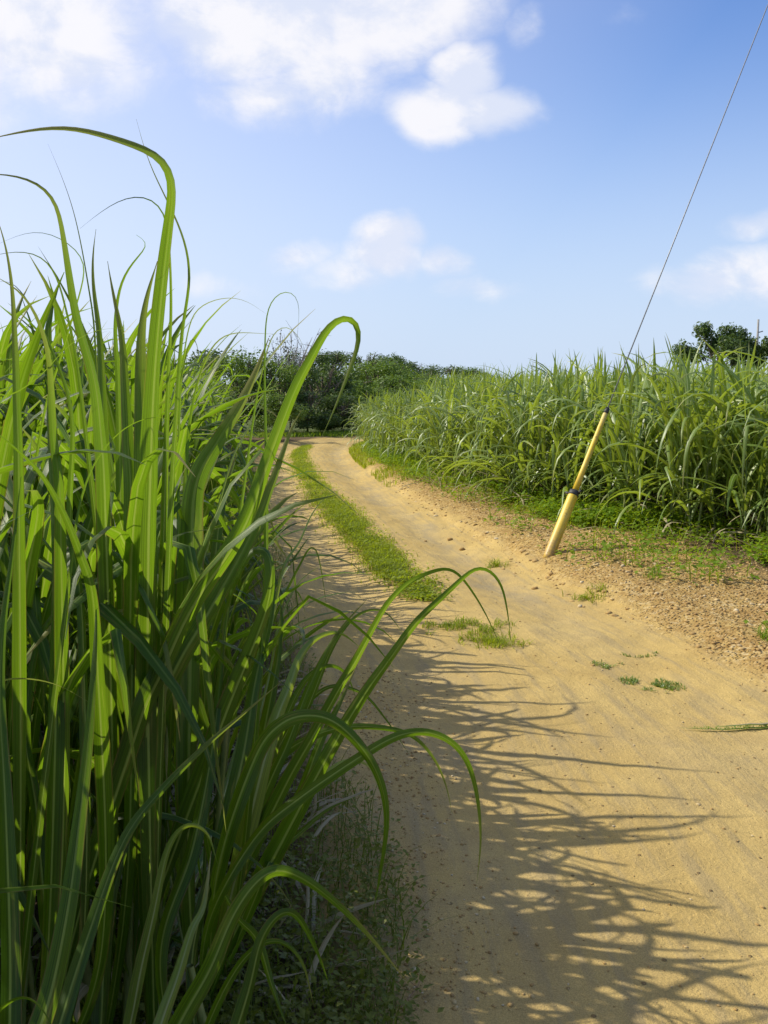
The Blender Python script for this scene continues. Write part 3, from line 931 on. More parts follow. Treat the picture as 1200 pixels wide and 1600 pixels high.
# random tall blades leaning over the track edge, rooted in front-row plants
def front_plants():
    rr = np.random.default_rng(11)
    fronts = [(-0.55, 2.9, ''), (-0.62, 3.6, ''), (-0.8, 4.4, ''), (-1.0, 5.5, ''), (-1.2, 6.6, ''), (-1.5, 8.0, '')]
    for i, (bx, by, _) in enumerate(fronts):
        org = (bx, by, hz(bx, by) - 0.01)
        e = empty('sugar_cane_plant', org)
        tag(e, 'short cane plant on the edge of the left stand with blades over the wheel rut', 'sugar cane', 'cane plants spreading over the left wheel rut')
        nm, V, Fq, UV, m = gen_plant(900 + i, 1.6, 1, 0.04)[0]
        ob('stalk', mk('cane_stalk', V, Fq, [m], UV), e)
        for k in range(9):
            L = rr.uniform(0.6, 1.05)
            a0 = math.radians(rr.uniform(8, 38)); dr = math.radians(rr.uniform(30, 130))
            p, s = blade_path(rr, L, a0, dr, 14)
            az = math.radians(rr.uniform(-70, 60)) if k % 3 else rr.uniform(0, 6.28)
            R = np.array([[math.cos(az), -math.sin(az), 0], [math.sin(az), math.cos(az), 0], [0, 0, 1]])
            p = p @ R.T + np.array([0, 0, rr.uniform(0.15, 0.55)]); s = s @ R.T
            p[:, 2] = np.maximum(p[:, 2], 0.03)
            w = rr.uniform(0.026, 0.042) * wprof(np.linspace(0, 1, 14), 0.35)
            V, Fq, UV = ribbon(p, s, w, 3, 0.16, 0.05, i * 40 + k)
            ob('leaf', mk('cane_leaf_blade', V, Fq, [M_LEAF], UV), e)


front_plants()


# right field ---------------------------------------------------------
def edge_right(y):     # foot of the right hand cane (x on the ground)
    return np.interp(y, [5, 7.5, 9.0, 10.5, 12, 15, 19, 23, 25.5, 27.0], [4.9, 3.95, 3.1, 2.3, 1.65, 0.85, 0.12, -0.42, -0.42, 0.6])


spR = []
r = random.Random(5)
yy = 7.0
while yy < 26.6:
    ex = edge_right(yy)
    x = ex + r.uniform(0.0, 0.15)
    while x < 0.42 * yy + 3.0:
        X = x + r.uniform(-0.1, 0.1); Y = yy + r.uniform(-0.14, 0.14)
        if X > edge_right(Y) - 0.05:
            spR.append((X, Y, X - edge_right(Y)))
        x += 0.27 if x - ex < 1.4 else 0.36
    yy += 0.30
for i in range(1700):
    Y = 33.5 + 60 * r.random() ** 1.3
    X = r.uniform(-0.5, 0.46) * Y
    if X < 0.02 * Y + 1.0: continue
    if hz(X, Y) > 0.6: continue
    spR.append((X, Y, 9))
spR.sort(key=lambda s: (0 if (s[0] / s[1] < 0.47) else 30) + s[1] + 3.0 * max(0, s[2] - 0.6))
NR = 155
rest = []
for k, (X, Y, de) in enumerate(spR):
    px = 600 + F * X / Y
    Ht = np.interp(px, [540, 640, 760, 900, 1200], [1.25, 1.48, 1.72, 1.8, 1.92]) * r.uniform(0.86, 1.1)
    if Y > 30: Ht = r.uniform(1.9, 2.4)
    sz = Ht / 1.95 * 1.12
    sx = sz * r.uniform(0.85, 1.05)
    rz = r.uniform(0, 6.28)
    z = hz(X, Y) - 0.01
    if k < NR:
        place_plant(meshR[k % 8], (X, Y, z), rz, (sx, sx, sz),
                    *(('drooping cane plant on the right field edge, right of the yellow wire guard', 'cane plants right of the wire guard') if px > 930 else
                      ('drooping cane plant on the right field edge, between wire guard and bend', 'cane plants between wire guard and bend')))
    else:
        rest.append((X, Y, z, rz, sx, sz))
protoRs = [gen_plant(350 + i, 1.95, 12, 0.05, n=9, dry=0, steep=1.1, mat_leaf=M_LEAF_R, droopk=1.25) for i in range(6)]
stuff_mesh('sugar_cane_field', protoRs, rest, 'dense light green sugar cane filling the wide field on the right', [M_STALK, M_LEAF_R, M_DRY])


# a few spears standing above the field, each a plant of its own
def spear(px, top, d, label, wpx=9):
    b = G(px, 800)
    base = U(px, top, d)
    bx, by = base.x, base.y
    org = (bx, by, hz(bx, by))
    e = empty('sugar_cane_plant', org)
    tag(e, label, 'sugar cane')
    nm, V, Fq, UV, m = gen_plant(int(px), 1.9, 1, 0.04)[0]
    ob('stalk', mk('cane_stalk', V, Fq, [m], UV), e)
    for k, (dx, dt, ww) in enumerate([(0, 0, 1.0), (6, 22, .8), (-9, 34, .8), (14, 52, .9)]):
        hero_leaf(e, org, D([(px, top + 230), (px + dx * 0.3, top + 120), (px + dx * 0.8, top + dt + 40), (px + dx * 1.5, top + dt)], d), wpx * ww,
                  a0=0.3 * k, a1=0.5, n=12, cols=3, peak=0.6, material=M_LEAF_R)


spear(939, 543, 12.5, 'tall dark spear of cane rising above the right field left of the wire', 11)
spear(868, 545, 12.0, 'thin cane spear with a hooked tip above the right field', 8)
spear(838, 552, 13.0, 'slim pointed cane blade sticking up left of the hooked spear', 8)
spear(998, 536, 12.5, 'pair of pointed cane blades rising just right of the stay wire', 9)
spear(1070, 540, 11.5, 'pale upright cane shoot in front of the dark tree on the right', 9)
spear(1155, 535, 10.5, 'tall arching cane shoot near the right frame edge', 10)


# ------------------------------------------------------------------ grass, weeds, stones
def blades(name, P, H, W, material, label, bend=0.5, seed=0, kind='stuff', cat=None):
    """short grass: each blade a bent strip of 3 segments"""
    r = np.random.default_rng(seed)
    n = len(P)
    az = r.random(n) * 6.283
    h = H * r.uniform(0.45, 1.15, n); w = W * r.uniform(0.7, 1.3, n)
    b = bend * h * r.uniform(0.2, 1.6, n)
    dx, dy = np.cos(az), np.sin(az)
    sx, sy = -dy, dx
    rows = []
    for t, ww in ((0, .8), (.4, 1.0), (.75, .7), (1.0, .08)):
        c = P + np.stack([dx * b * t * t, dy * b * t * t, h * t * (1 - 0.25 * t * (b / h))], -1)
        s = np.stack([sx, sy, 0 * sx], -1) * (w * ww / 2)[:, None]
        rows += [c - s, c + s]
    V = np.stack(rows, 1).reshape(-1, 3)
    o = np.arange(n)[:, None] * 8
    q = np.array([[0, 1, 3, 2], [2, 3, 5, 4], [4, 5, 7, 6]])
    Fq = (o[:, :, None] + q[None]).reshape(-1, 4)
    UV = np.tile(np.array([[0.1, 0], [.4, 0], [0.1, .4], [.4, .4], [0.1, .7], [.4, .7], [0.1, .8], [.4, .8]]), (n, 1))
    me = mk(name, V, Fq, [material], UV)
    ob_ = ob(name, me)
    tag(ob_, label, cat, kind=kind)
    return ob_


def leafclumps(name, P, size, spread, hmax, nl, material, label, seed=0, kind='stuff', cat=None):
    """low broad leaved weeds: each clump a few stems ending in small pointed leaves"""
    r = np.random.default_rng(seed)
    n = len(P) * nl
    base = np.repeat(P, nl, 0)
    off = r.normal(0, spread, (n, 2))
    hh = hmax * r.random(n) * np.exp(-(off ** 2).sum(1) / (2 * spread ** 2) * 0.5)
    c = base + np.stack([off[:, 0], off[:, 1], hh + 0.012], -1)
    az = r.random(n) * 6.283; tilt = r.uniform(-0.5, 0.7, n)
    L = size * r.uniform(0.6, 1.4, n)
    d = np.stack([np.cos(az) * np.cos(tilt), np.sin(az) * np.cos(tilt), np.sin(tilt)], -1)
    s = np.stack([-np.sin(az), np.cos(az), r.normal(0, 0.3, n)], -1)
    s /= np.linalg.norm(s, axis=1, keepdims=True)
    Lc = L[:, None]
    up = np.array([0, 0, 1.0])
    v = [c, c + d * Lc * 0.45 + s * Lc * 0.3 + up * Lc * 0.08, c + d * Lc, c + d * Lc * 0.45 - s * Lc * 0.3 + up * Lc * 0.08]
    V = np.stack(v, 1).reshape(-1, 3)
    Fq = (np.arange(n)[:, None] * 4 + np.array([[0, 1, 2, 3]]))
    UV = np.tile(np.array([[.3, 0], [.1, .4], [.3, .75], [.45, .4]]), (n, 1))
    o = ob(name, mk(name, V, Fq, [material], UV, smooth=False))
    tag(o, label, cat, kind=kind)
    return o


def onground(x, y):
    return np.stack([x, y, height(x, y)], -1)


# median strip of grass between the wheel ruts
MED = catmull(np.array([(0.30, 6.95), (0.12, 8.0), (-0.16, 9.6), (-0.62, 12), (-1.38, 17), (-1.93, 21.8), (-2.0, 24.6)]), 10)


def med_points(n, seed, wmul=1.0):
    r = np.random.default_rng(seed)
    seg = np.linalg.norm(np.diff(MED, axis=0), axis=1); cs = np.concatenate([[0], np.cumsum(seg)])
    t = (r.random(n) ** 1.35) * cs[-1]
    x = np.interp(t, cs, MED[:, 0]); y = np.interp(t, cs, MED[:, 1])
    hw = (0.25 * np.interp(t, [0, 0.6, 2.0, 5, 12, cs[-1]], [0.4, 0.75, 0.92, 1.0, 0.9, 0.75]) + 0.10 * fbm(t, t * 0, 1.1, 3, 77)) * wmul
    lat = r.normal(0, 0.45, n)
    lat = np.clip(lat, -1.6, 1.6)
    x = x + lat * hw + 0.10 * fbm(x, y, 1.3, 3, 78)
    y = y + r.normal(0, 0.05, n)
    return x, y


x, y = med_points(36000, 21)
dn = fbm(x, y, 3.0, 4, 60) > -0.04 + 0.1 * (y < 8.2)
x, y = x[dn], y[dn]
blades('grass', onground(x, y), 0.058, 0.006, M_GRASS, 'bright lime grass strip down the middle of the track', 0.8, 1)
x, y = med_points(9000, 22, 1.1)
leafclumps('ground_cover', onground(x, y), 0.03, 0.02, 0.03, 2, M_GRASS, 'tiny leaves creeping through the middle grass strip', 2)

# right verge weeds: sparse on the gravel, thick at the foot of the cane
r_ = np.random.default_rng(31)
n = 90000
y = 5.6 + 20 * r_.random(n) ** 1.5
x = edge_right(y) + r_.uniform(-2.6, 0.7, n)
de = edge_right(y) - x
lat, _ = track_coord(x, y)
pat = fbm(x, y, 0.9, 4, 61)
pr = np.clip(sstep(0.72, -0.25, de + pat * 3.6), 0, 1) * np.interp(y, [6, 10, 13, 30], [1, 1, 0.55, 0.5]) + 0.07 * (pat > 0.06)
keep = (r_.random(n) < pr) & (lat > 1.25) & (de > -0.6)
Pv = onground(x[keep], y[keep])
leafclumps('ground_cover', Pv[:9000], 0.048, 0.06, 0.20, 7, M_WEED, 'low bright green weeds at the foot of the right cane', 3)
sel = Pv[11000:20000]
blades('grass', sel, 0.20, 0.008, M_GRASS, 'short grass along the right verge below the cane', 0.6, 4)
# bright grass by the bend
n = 9000
y = 27 - 12 * r_.random(n) ** 1.3; lat0 = 0.95 + 1.1 * r_.random(n) ** 1.2
ix = np.interp(y, CLs[:, 1], CLs[:, 0])
x = ix + lat0
k = (fbm(x, y, 1.2, 4, 62) > np.interp(y, [14, 18, 22], [0.08, -0.02, -0.2]))
blades('grass', onground(x[k], y[k]), 0.12, 0.010, M_GRASS, 'bright grass on the verge where the track bends', 0.6, 5)
# back edge of the bend
n = 6000
x = r_.uniform(-6, 3, n); y = 27.6 + 0.35 * (x + 2.0) + r_.uniform(0.9, 2.6, n)
lat, _ = track_coord(x, y)
k = np.abs(lat) > 1.1
blades('grass', onground(x[k], y[k]), 0.16, 0.014, M_WEED, 'rough grass at the back of the bend', 0.6, 6)

# left foot of the cane: weeds in the shade
n = 24000
y = 2.0 + 22 * r_.random(n) ** 2.0
x = rim_left(y) + r_.uniform(-0.5, 0.55, n)
lim = np.interp(y, [2, 2.6, 3.2, 4, 6, 10, 24], [0.42, 0.50, 0.44, 0.16, 0.10, 0.12, 0.2])
k = (x - rim_left(y) < lim + 0.30 * fbm(x, y, 2.0, 3, 63))
x, y = x[k], y[k]
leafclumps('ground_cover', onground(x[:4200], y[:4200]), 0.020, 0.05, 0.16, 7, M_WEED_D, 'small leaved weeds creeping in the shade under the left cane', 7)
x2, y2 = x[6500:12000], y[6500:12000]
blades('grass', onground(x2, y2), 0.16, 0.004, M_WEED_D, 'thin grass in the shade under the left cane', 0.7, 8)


# dead cane leaves lying and leaning in the shade
def litter(n, seed, xf, label, yr=(2.1, 5.0), Lr=(0.12, 0.45)):
    r = np.random.default_rng(seed)
    Vs, Fs, Us = [], [], []
    off = 0
    for i in range(n):
        yv = r.uniform(*yr); xv = xf(yv, r)
        a = r.random() * 6.283; L = r.uniform(*Lr); m_ = 7
        t = np.linspace(0, 1, m_)
        yw = a + 0.8 * r.normal() * t
        P = np.stack([xv + np.cumsum(np.cos(yw)) * L / m_, yv + np.cumsum(np.sin(yw)) * L / m_, 0.01 + (r.random() * 0.05) * np.sin(t * 3.1) + (r.random() ** 3 * 0.25) * t], -1)
        P[:, 2] += height(P[:, 0], P[:, 1])
        V, Fq, UV = ribbon(P, np.tile([-math.sin(a), math.cos(a), r.normal(0, 0.5)], (m_, 1)), 0.016 * r.uniform(0.5, 1.4) * wprof(t, 0.4, 0.6), 3, 0.25)
        Vs.append(V); Fs.append(Fq + off); Us.append(UV); off += len(V)
    tag(ob('leaf_litter', mk('leaf_litter', np.concatenate(Vs), np.concatenate(Fs), [M_DRY], np.concatenate(Us))), label, kind='stuff')


litter(520, 5, lambda y, r: edge_left(y) - 0.5 + r.random() * 0.85, 'dry tan cane leaves littering the ground under the left cane')
litter(160, 6, lambda y, r: edge_right(y) + r.uniform(-0.45, 0.6), 'dry pale cane leaves lying at the foot of the right cane', (8.0, 15.0), (0.2, 0.6))


# tufts one can count on the track
def tuft(px, py, rx, ry, n, h, label, material=M_GRASS, group=None, name='grass_tuft', seed=0, leafy=True):
    r = np.random.default_rng(int(px) + seed)
    g0 = G(px, py)
    a = r.random(n) * 6.283; q = r.random(n) ** 0.8 * 1.3
    x = g0.x + np.cos(a) * q * rx; y = g0.y + np.sin(a) * q * ry
    ok = fbm(x, y, 9, 4, int(px)) > -0.03 + 0.08 * q
    P = onground(x[ok], y[ok])
    o = blades(name, P, h, 0.005, material, label, 1.3, int(px), kind=None, cat='grass tuft')
    if group: o['group'] = group
    return o


tuft(735, 985, 0.25, 0.26, 1500, 0.05, 'flat patch of grass in the track just below the end of the middle strip')
tuft(772, 1003, 0.18, 0.16, 800, 0.05, 'small grass patch on the track right of the flat patch, under a drooping blade tip')
tuft(1018, 1064, 0.14, 0.12, 1100, 0.024, 'pale dry weed patch on the open sand in front of the yellow guard', M_LEAF_R)
tuft(1097, 1058, 0.06, 0.05, 260, 0.02, 'tiny weed on the sand right of the pale dry patch', M_LEAF_R)
tuft(955, 1035, 0.09, 0.06, 300, 0.02, 'thin scatter of weed on the sand left of the pale dry patch', M_LEAF_R)
tuft(1000, 1018, 0.10, 0.05, 280, 0.018, 'thin weed streak on the sand behind the pale dry patch', M_LEAF_R)
tuft(775, 878, 0.12, 0.16, 260, 0.09, 'green grass tuft on the right rim of the track left of the yellow guard')
tuft(912, 938, 0.13, 0.14, 240, 0.07, 'grass tuft on gravel between the track and the yellow guard foot')
tuft(1015, 925, 0.12, 0.14, 300, 0.08, 'leafy tuft on the gravel right of the yellow guard foot', M_WEED)
tuft(1190, 1020, 0.10, 0.14, 260, 0.08, 'green tuft on the gravel at the right frame edge', M_WEED)
tuft(810, 812, 0.2, 0.3, 380, 0.10, 'grass clump on the verge left of the yellow guard clamp')


def stones(name, P, S, label, seed, kind='stuff', cat=None, flat=0.6):
    r = np.random.default_rng(seed)
    t = (1 + 5 ** .5) / 2
    iv = np.array([(-1, t, 0), (1, t, 0), (-1, -t, 0), (1, -t, 0), (0, -1, t), (0, 1, t), (0, -1, -t), (0, 1, -t), (t, 0, -1), (t, 0, 1), (-t, 0, -1), (-t, 0, 1)], float)
    iv /= np.linalg.norm(iv[0])
    fc = np.array([(0, 11, 5), (0, 5, 1), (0, 1, 7), (0, 7, 10), (0, 10, 11), (1, 5, 9), (5, 11, 4), (11, 10, 2), (10, 7, 6), (7, 1, 8), (3, 9, 4), (3, 4, 2), (3, 2, 6), (3, 6, 8), (3, 8, 9), (4, 9, 5), (2, 4, 11), (6, 2, 10), (8, 6, 7), (9, 8, 1)])
    n = len(P)
    V = iv[None] * r.uniform(0.65, 1.25, (n, 12, 1)) * r.uniform(0.7, 1.3, (n, 1, 3)) * S[:, None, None]
    V[..., 2] *= flat
    a = r.random(n) * 6.283
    c, s = np.cos(a)[:, None], np.sin(a)[:, None]
    W = np.stack([V[..., 0] * c - V[..., 1] * s, V[..., 0] * s + V[..., 1] * c, V[..., 2]], -1) + P[:, None]
    Fq = (np.arange(n)[:, None, None] * 12 + fc[None]).reshape(-1, 3)
    o = ob(name, mk(name, W.reshape(-1, 3), Fq, [M_STONE], smooth=False))
    tag(o, label, cat, kind=kind)
    return o


n = 20000
y = 4.2 + 12 * r_.random(n) ** 1.3
lat0 = 1.0 + 2.9 * r_.random(n)
ix = np.interp(y, CLs[:, 1], CLs[:, 0])
x = ix + lat0
lat, _ = track_coord(x, y)
k = (r_.random(n) < sstep(0.98, 1.5, lat + 0.5 * fbm(x, y, 1.3, 4, 40))) & (lat < 3.6) & (fbm(x, y, 1.6, 3, 64) > -0.2)
x, y = x[k], y[k]
S = 0.003 + 0.019 * r_.random(len(x)) ** 5
stones('gravel', onground(x, y) + np.array([0, 0, 0.002]), S, 'loose tan gravel and crumbled earth on the right verge', 13)
n = 2600
y = 2.3 + 12 * r_.random(n) ** 1.4
x = np.interp(y, CLs[:, 1], CLs[:, 0]) + r_.uniform(-1.3, 1.2, n)
stones('pebbles', onground(x, y) + np.array([0, 0, 0.001]), 0.002 + 0.006 * r_.random(n) ** 4, 'fine pebbles scattered over the sandy track', 14)
n = 420
y = 6.3 + 9.5 * r_.random(n) ** 1.2
x = np.interp(y, CLs[:, 1], CLs[:, 0]) + 1.08 + r_.normal(0, 0.09, n)
stones('earth_crumbs', onground(x, y), 0.006 + 0.022 * r_.random(n) ** 3, 'crumbled earth lying along the eroded right rim of the track', 16)
# grey grit in the shade at the left rim
n = 2600
y = 2.3 + 3.0 * r_.random(n) ** 1.2
x = rim_left(y) + 0.42 + r_.normal(0, 0.16, n)
stones('pebbles', onground(x, y) + np.array([0, 0, 0.001]), 0.002 + 0.007 * r_.random(n) ** 3, 'grey grit along the shaded left rim of the track', 15)
# larger clods one can point at
for (px, py, s, lab) in [(722, 851, 0.05, 'brown earth clod on the eroded right rim of the track'), (704, 836, 0.035, 'smaller brown clod behind the large one on the track rim'),
                         (927, 1038, 0.016, 'dark crumb of earth on the sand left of the pale weed patch'), (836, 916, 0.03, 'dark clod on the gravel below the yellow guard'),
                         (665, 838, 0.03, 'low earth lump at the inner edge of the right rut')]:
    g0 = G(px, py)
    me_o = stones('earth_clod', np.zeros((1, 3)), np.array([s]), lab, int(px), kind=None, cat='clod', flat=0.55)
    me_o.location = (g0.x, g0.y, hz(g0.x, g0.y) + s * 0.15)


# ------------------------------------------------------------------ yellow stay wire guard
def tube(pts, radii, k=12, cap=True):
    V = []; Fc = []
    pts = [Vector(p) for p in pts]
    for i, (p, rd) in enumerate(zip(pts, radii)):
        a = pts[max(i - 1, 0)]; b = pts[min(i + 1, len(pts) - 1)]
        d = (b - a).normalized()
        q = d.to_track_quat('Z', 'Y')
        for j in range(k):
            ang = j / k * 2 * math.pi
            V.append(p + q @ Vector((rd * math.cos(ang), rd * math.sin(ang), 0)))
    for i in range(len(pts) - 1):
        for j in range(k):
            Fc.append((i * k + j, i * k + (j + 1) % k, (i + 1) * k + (j + 1) % k, (i + 1) * k + j))
    if cap:
        Fc.append(tuple(reversed(range(k))))
        Fc.append(tuple((len(pts) - 1) * k + j for j in range(k)))
    return np.array([tuple(v) for v in V]), Fc


def tube_ob(name, pts, radii, m, parent=None, k=12):
    V, Fc = tube(pts, radii, k)
    return ob(name, mk(name, V, Fc, [m]), parent)


def guard():
    b = G(858, 866)
    for _ in range(6):      # foot of the guard on the raised verge
        b.z = hz(b.x, b.y)
        k = (CAM_H - b.z) / CAM_H
        g0 = G(858, 868)
        b.x, b.y = g0.x * k, g0.y * k
    top = U(1195, 20, 11.0)
    dv = (top - b).normalized()
    e = empty('stay_wire_guard', b)
    tag(e, 'slanting yellow stay wire guard with thick lower sleeve standing on the gravel verge', 'wire guard')
    q = dv.to_track_quat('Z', 'Y')
    e.rotation_mode = 'QUATERNION'
    e.rotation_quaternion = q

    def along(py):    # distance along the wire that projects to image row py
        lo, hi = 0, 8
        for _ in range(50):
            m_ = (lo + hi) / 2
            P = b + dv * m_
            v = P - Vector((0, 0, CAM_H))
            d = v.y * cT - v.z * sT
            yy_ = 800 - F * (v.y * sT + v.z * cT) / d
            if yy_ > py: lo = m_
            else: hi = m_
        return lo
    s1, s2 = along(772), along(645)
    Z = lambda t: (0, 0, t)
    tube_ob('lower_sleeve', [Z(-0.06), Z(0.0), Z(0.04), Z(s1 * 0.5), Z(s1 - 0.03), Z(s1 - 0.008), Z(s1)], [0.047, 0.047, 0.049, 0.047, 0.046, 0.043, 0.034], M_YEL, e, 20)
    c = tube_ob('clamp', [Z(s1 - 0.022), Z(s1 - 0.018), Z(s1 + 0.03), Z(s1 + 0.035)], [0.044, 0.050, 0.045, 0.028], M_BLACK, e, 18)
    tube_ob('bolt', [(0.045, 0.0, s1 + 0.0), (0.085, 0.0, s1 + 0.012)], [0.013, 0.013], M_BLACK, c, 8)
    tube_ob('bolt', [(-0.045, 0.0, s1 + 0.02), (-0.075, 0.02, s1 + 0.03)], [0.012, 0.010], M_BLACK, c, 8)
    tube_ob('upper_sleeve', [Z(s1 + 0.03), Z(s1 + 0.3), Z(s2 - 0.02), Z(s2)], [0.028, 0.026, 0.024, 0.021], M_YEL, e, 16)
    tube_ob('end_cap', [Z(s2 - 0.012), Z(s2 + 0.05), Z(s2 + 0.06)], [0.024, 0.022, 0.012], M_BLACK, e, 12)
    tube_ob('wire', [Z(s2), Z(s2 + 3), Z(14)], [0.0062, 0.0062, 0.0062], M_WIRE, e, 8)
    tube_ob('anchor_rod', [Z(-0.12), Z(0.0)], [0.02, 0.02], M_WIRE, e, 8)


guard()

# ------------------------------------------------------------------ fallen grass spike, twig, leaf scrap
def fallen():
    a = G(1062, 1137); b = G(1290, 1133)
    e = empty('fallen_cane_leaf', (a.x, a.y, hz(a.x, a.y)))
    tag(e, 'green ragged cane leaf lying flat on the sand at the right frame edge', 'fallen leaf')
    n = 26
    P = np.stack([np.linspace(0, b.x - a.x, n), np.linspace(0, b.y - a.y, n) + 0.01 * np.sin(np.linspace(0, 5, n)), np.full(n, 0.014)], -1)
    for i in range(n):
        P[i, 2] = hz(a.x + P[i, 0], a.y + P[i, 1]) - e.location.z + 0.012
    rr = np.random.default_rng(4)
    for k in range(5):
        m0 = 0 if k == 0 else rr.integers(2, 12)
        Q = P[m0:] + np.array([0, rr.normal(0, 0.008), 0.004 * k])
        w = (0.02 if k == 0 else 0.010) * np.clip(np.linspace(0.15, 2.0, len(Q)), 0, 1)
        V, Fq, UV = ribbon(Q, np.tile([0, 1, 0.15 * k], (len(Q), 1)), w, 3, 0.2)
        ob('blade', mk('fallen_blade', V, Fq, [M_DRY if k == 4 else M_LEAF_R], UV), e)
    n = 260
    t = 0.06 + rr.random(n) * (b.x - a.x)
    pts = np.stack([t, (b.y - a.y) * t / (b.x - a.x) + rr.normal(0, 0.006, n), np.interp(t, P[:, 0], P[:, 2])], -1)
    o = blades('leaf_shreds', pts, 0.018, 0.004, M_LEAF_R, None, 1.4, 9, kind=None)
    o.parent = e


fallen()


def twig():
    P = [U(596, 1605, 2.2), U(618, 1583, 2.2), U(640, 1560, 2.2), U(655, 1540, 2.2), U(661, 1524, 2.2)]
    g = G(610, 1600)
    P = [G(590, 1612), G(612, 1590), G(634, 1566), G(652, 1545), G(661, 1526)]
    for i, p in enumerate(P): p.z = hz(p.x, p.y) + 0.006 + 0.004 * i
    e = empty('twig', P[0])
    tag(e, 'thin reddish dead twig lying on the dark edge at the bottom of the photo', 'twig')
    L = [tuple(p - P[0]) for p in P]
    tube_ob('stem', L, [0.0022, 0.002, 0.0018, 0.0014, 0.0008], M_TWIG, e, 6)
    tube_ob('side_shoot', [L[3], tuple(Vector(L[3]) + Vector((-0.02, 0.012, 0.01)))], [0.0014, 0.0007], M_TWIG, e, 6)


twig()


# ------------------------------------------------------------------ trees and bushes
def crown_mesh(seed, blobs, nleaf, size, m):
    """leaf clumps spread through several lobes; unit space, base at z=0, top about 1"""
    r = np.random.default_rng(seed)
    V = []
    w = np.array([b[3] ** 2 for b in blobs]); w = w / w.sum()
    pick = r.choice(len(blobs), nleaf, p=w)
    B = np.array(blobs)[pick]
    d = r.normal(0, 1, (nleaf, 3)); d /= np.linalg.norm(d, axis=1, keepdims=True)
    rad = B[:, 3] * (r.random(nleaf) ** 0.42) * (1 + 0.30 * np.sin(d[:, 0] * 7 + seed) * np.sin(d[:, 2] * 6 + B[:, 0] * 9))
    c = B[:, :3] + d * rad[:, None] * np.array([1, 1, 0.8])
    # sprigs
    c = c + r.normal(0, 0.016, (nleaf, 3))
    c[:, 2] = np.abs(c[:, 2]) + 0.01
    nrm = d * 0.7 + r.normal(0, 0.6, (nleaf, 3)) + np.array([0, 0, 0.5])
    nrm /= np.linalg.norm(nrm, axis=1, keepdims=True)
    t = np.cross(nrm, r.normal(0, 1, (nleaf, 3))); t /= np.linalg.norm(t, axis=1, keepdims=True)
    s = np.cross(nrm, t)
    L = (size * r.uniform(0.5, 1.4, nleaf))[:, None]
    v = [c - t * L, c + s * L * 0.5 + nrm * L * 0.15, c + t * L, c - s * L * 0.5 + nrm * L * 0.15]
    V = np.stack(v, 1).reshape(-1, 3)
    Fq = np.arange(nleaf)[:, None] * 4 + np.array([[0, 1, 2, 3]])
    return mk('crown', V, Fq, [m], smooth=False)


def lobes(seed, n, bush=True):
    r = np.random.default_rng(seed)
    out = []
    for i in range(n):
        a = r.random() * 6.283; q = r.random() ** 0.5 * 0.36
        z = r.uniform(0.15, 0.8) if bush else r.uniform(0.5, 0.88)
        q *= (1.2 - 0.8 * abs(z - 0.4)) if bush else 1.0
        out.append((math.cos(a) * q, math.sin(a) * q, z, r.uniform(0.11, 0.21)))
    return out


crownsD = [crown_mesh(10 + i, lobes(10 + i, 16), 6500, 0.020, M_TREE_D) for i in range(3)]
crownsM = [crown_mesh(20 + i, lobes(20 + i, 18), 7000, 0.018, M_TREE_M) for i in range(3)]
crownG = crown_mesh(31, lobes(31, 14), 1500, 0.014, M_TREE_G)
crownsT = [crown_mesh(40 + i, [(math.cos(a) * q, math.sin(a) * q, z, s) for (a, q, z, s) in L], 5200, 0.022, M_TREE_D) for i, L in enumerate([
    [(0, .42, .72, .14), (3.1, .45, .66, .13), (0.3, .2, .86, .14), (2.9, .18, .9, .12), (1.5, .1, .75, .18), (4.7, .3, .7, .15), (5.5, .35, .6, .12), (2.2, .3, .62, .13), (3.4, .6, .56, .08)],
    [(0.4, .35, .8, .13), (3.3, .3, .72, .15), (1.9, .1, .9, .12), (5.0, .25, .66, .15), (2.6, .42, .58, .12)]])]


def limb_mesh(seed, trunk_r, spread, top, nb, m):
    r = np.random.default_rng(seed)
    V = []; Fc = []; off = 0

    def add(pts, rad):
        nonlocal off
        v, f = tube(pts, rad, 6, False)
        V.append(v); Fc.extend([tuple(i + off for i in q) for q in f]); off += len(v)
    add([(0, 0, -0.02), (0.01, 0.01, 0.2), (0.0, -0.01, 0.45), (0.02, 0, top * 0.8)], [trunk_r, trunk_r * .8, trunk_r * .6, trunk_r * .3])
    for i in range(nb):
        a = r.random() * 6.283; z0 = r.uniform(0.1, 0.5); q = spread * r.uniform(0.5, 1)
        z1 = r.uniform(0.55, top)
        p0 = Vector((0, 0, z0)); p3 = Vector((math.cos(a) * q, math.sin(a) * q, z1))
        pm = p0.lerp(p3, 0.5) + Vector((0, 0, -0.05)) + Vector(tuple(r.normal(0, 0.03, 3)))
        add([p0, pm, p3], [trunk_r * .45, trunk_r * .3, trunk_r * .08])
        for k in range(5):
            s0 = pm.lerp(p3, r.uniform(0, 0.9)); e0 = s0 + Vector(tuple(r.normal(0, 0.09, 3))) + Vector((0, 0, 0.06))
            add([s0, e0], [trunk_r * .14, trunk_r * .04])
    return mk('trunk', np.concatenate(V), Fc, [m])


trunkA = limb_mesh(1, 0.035, 0.33, 0.85, 9, M_BARK)
trunkG = limb_mesh(2, 0.022, 0.42, 0.98, 26, M_BRANCH)


def tree(px, top, wpx, d, crown, label, name='bush', cat='bush', group=None, trunk=None, base=None, rz=None):
    t = U(px, top, d)
    x, y = t.x, t.y
    zb = hz(x, y) if base is None else base
    Hh = t.z - zb
    W = wpx / F * d
    e = empty(name, (x, y, zb), random.uniform(0, 6.28) if rz is None else rz)
    e.scale = (W / 0.95, W / 0.95, Hh * 1.1)
    tag(e, label, cat, group)
    ob('trunk', trunk or trunkA, e)
    ob('crown', crown, e)
    return e


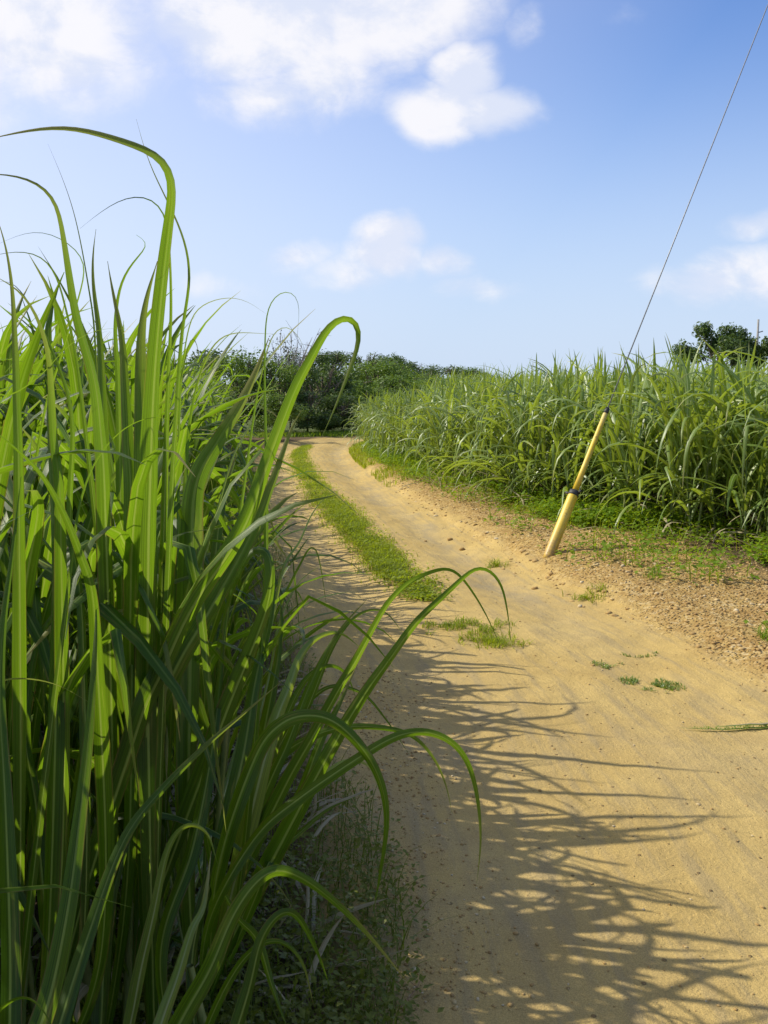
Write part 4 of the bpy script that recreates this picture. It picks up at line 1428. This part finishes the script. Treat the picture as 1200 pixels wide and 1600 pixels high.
tree(255, 560, 170, 34, crownsD[0], 'dark bush mostly hidden behind the tallest left cane')
tree(325, 536, 140, 32, crownsD[1], 'dark olive bush showing above the left cane left of the bare branched bush')
tree(375, 545, 130, 30, crownsM[2], 'leafy bush between the dark olive bush and the bare branched bush')
tree(452, 522, 110, 31, crownG, 'bare branched greyish bush with thin grey twigs behind the long hooked blade', trunk=trunkG)
tree(425, 560, 120, 30, crownsM[2], 'dark bush at the foot of the bare branched bush')
tree(505, 560, 120, 33, crownsD[0], 'dark bush right of the bare branched bush at the head of the bend')
tree(436, 612, 90, 26.5, crownsM[1], 'green shrub hugging the left side of the bend behind the cane')
tree(512, 648, 80, 31.5, crownsM[0], 'low green shrub on the grassy back edge of the bend')
tree(480, 605, 110, 30, crownsD[1], 'low dark thicket closing the bend of the track')
tree(535, 615, 95, 31.5, crownsD[2], 'low shadowy bush where the track disappears to the right')
tree(572, 590, 120, 36, crownsM[0], 'mid green vine covered bush above the track bend')
tree(625, 585, 130, 42, crownsM[1], 'mid green rounded bush right of the vine covered one')
tree(690, 590, 150, 50, crownsM[2], 'low green bush just above the tops of the right cane')
tree(480, 548, 90, 62, crownsD[2], 'dark tree on the rise left of the long hooked blade tip', 'tree', 'tree')
tree(525, 543, 95, 64, crownsD[1], 'dark tree crown on the rise inside the hook of the long blade', 'tree', 'tree')
tree(572, 546, 80, 62, crownsD[0], 'highest dark tree on the rise right of the hooked blade', 'tree', 'tree')
tree(612, 553, 70, 64, crownsD[2], 'dark tree on the rise next right from the highest one', 'tree', 'tree')
tree(645, 560, 60, 70, crownsD[1], 'small dark round tree at the right shoulder of the rise', 'tree', 'tree')
tree(685, 567, 90, 80, crownsD[0], 'low distant tree line clump where the rise meets the cane', 'tree', 'tree')
tree(735, 573, 100, 90, crownsM[1], 'farthest low tree clump fading out above the right cane', 'tree', 'tree')
tree(590, 560, 130, 54, crownsM[2], 'green bushy slope in front of the dark trees on the rise')
tree(650, 572, 120, 58, crownsM[0], 'green bush on the lower right end of the rise')
tree(1122, 516, 118, 62, crownsT[0], 'dark spreading tree behind the right cane with rounded tiers', 'tree', 'tree', rz=0.2)
tree(1166, 524, 64, 64, crownsT[1], 'dark tree joined to the right side of the spreading tree', 'tree', 'tree', rz=1.2)
tree(1228, 520, 90, 62, crownsT[1], 'dark tree cut by the right frame edge beyond the thin pole', 'tree', 'tree', rz=0.0)


def upole():
    t = U(1185, 499, 66)
    e = empty('utility_pole', (t.x, t.y, 0))
    tag(e, 'thin distant utility pole between the two dark trees on the right', 'utility pole')
    tube_ob('pole', [(0, 0, -0.3), (0, 0, t.z)], [0.11, 0.07], M_POLE, e, 10)
    tube_ob('bracket', [(0, 0, t.z - 0.9), (0.35, 0, t.z - 0.8)], [0.04, 0.04], M_POLE, e, 6)


upole()
print('objects', len(bpy.data.objects))
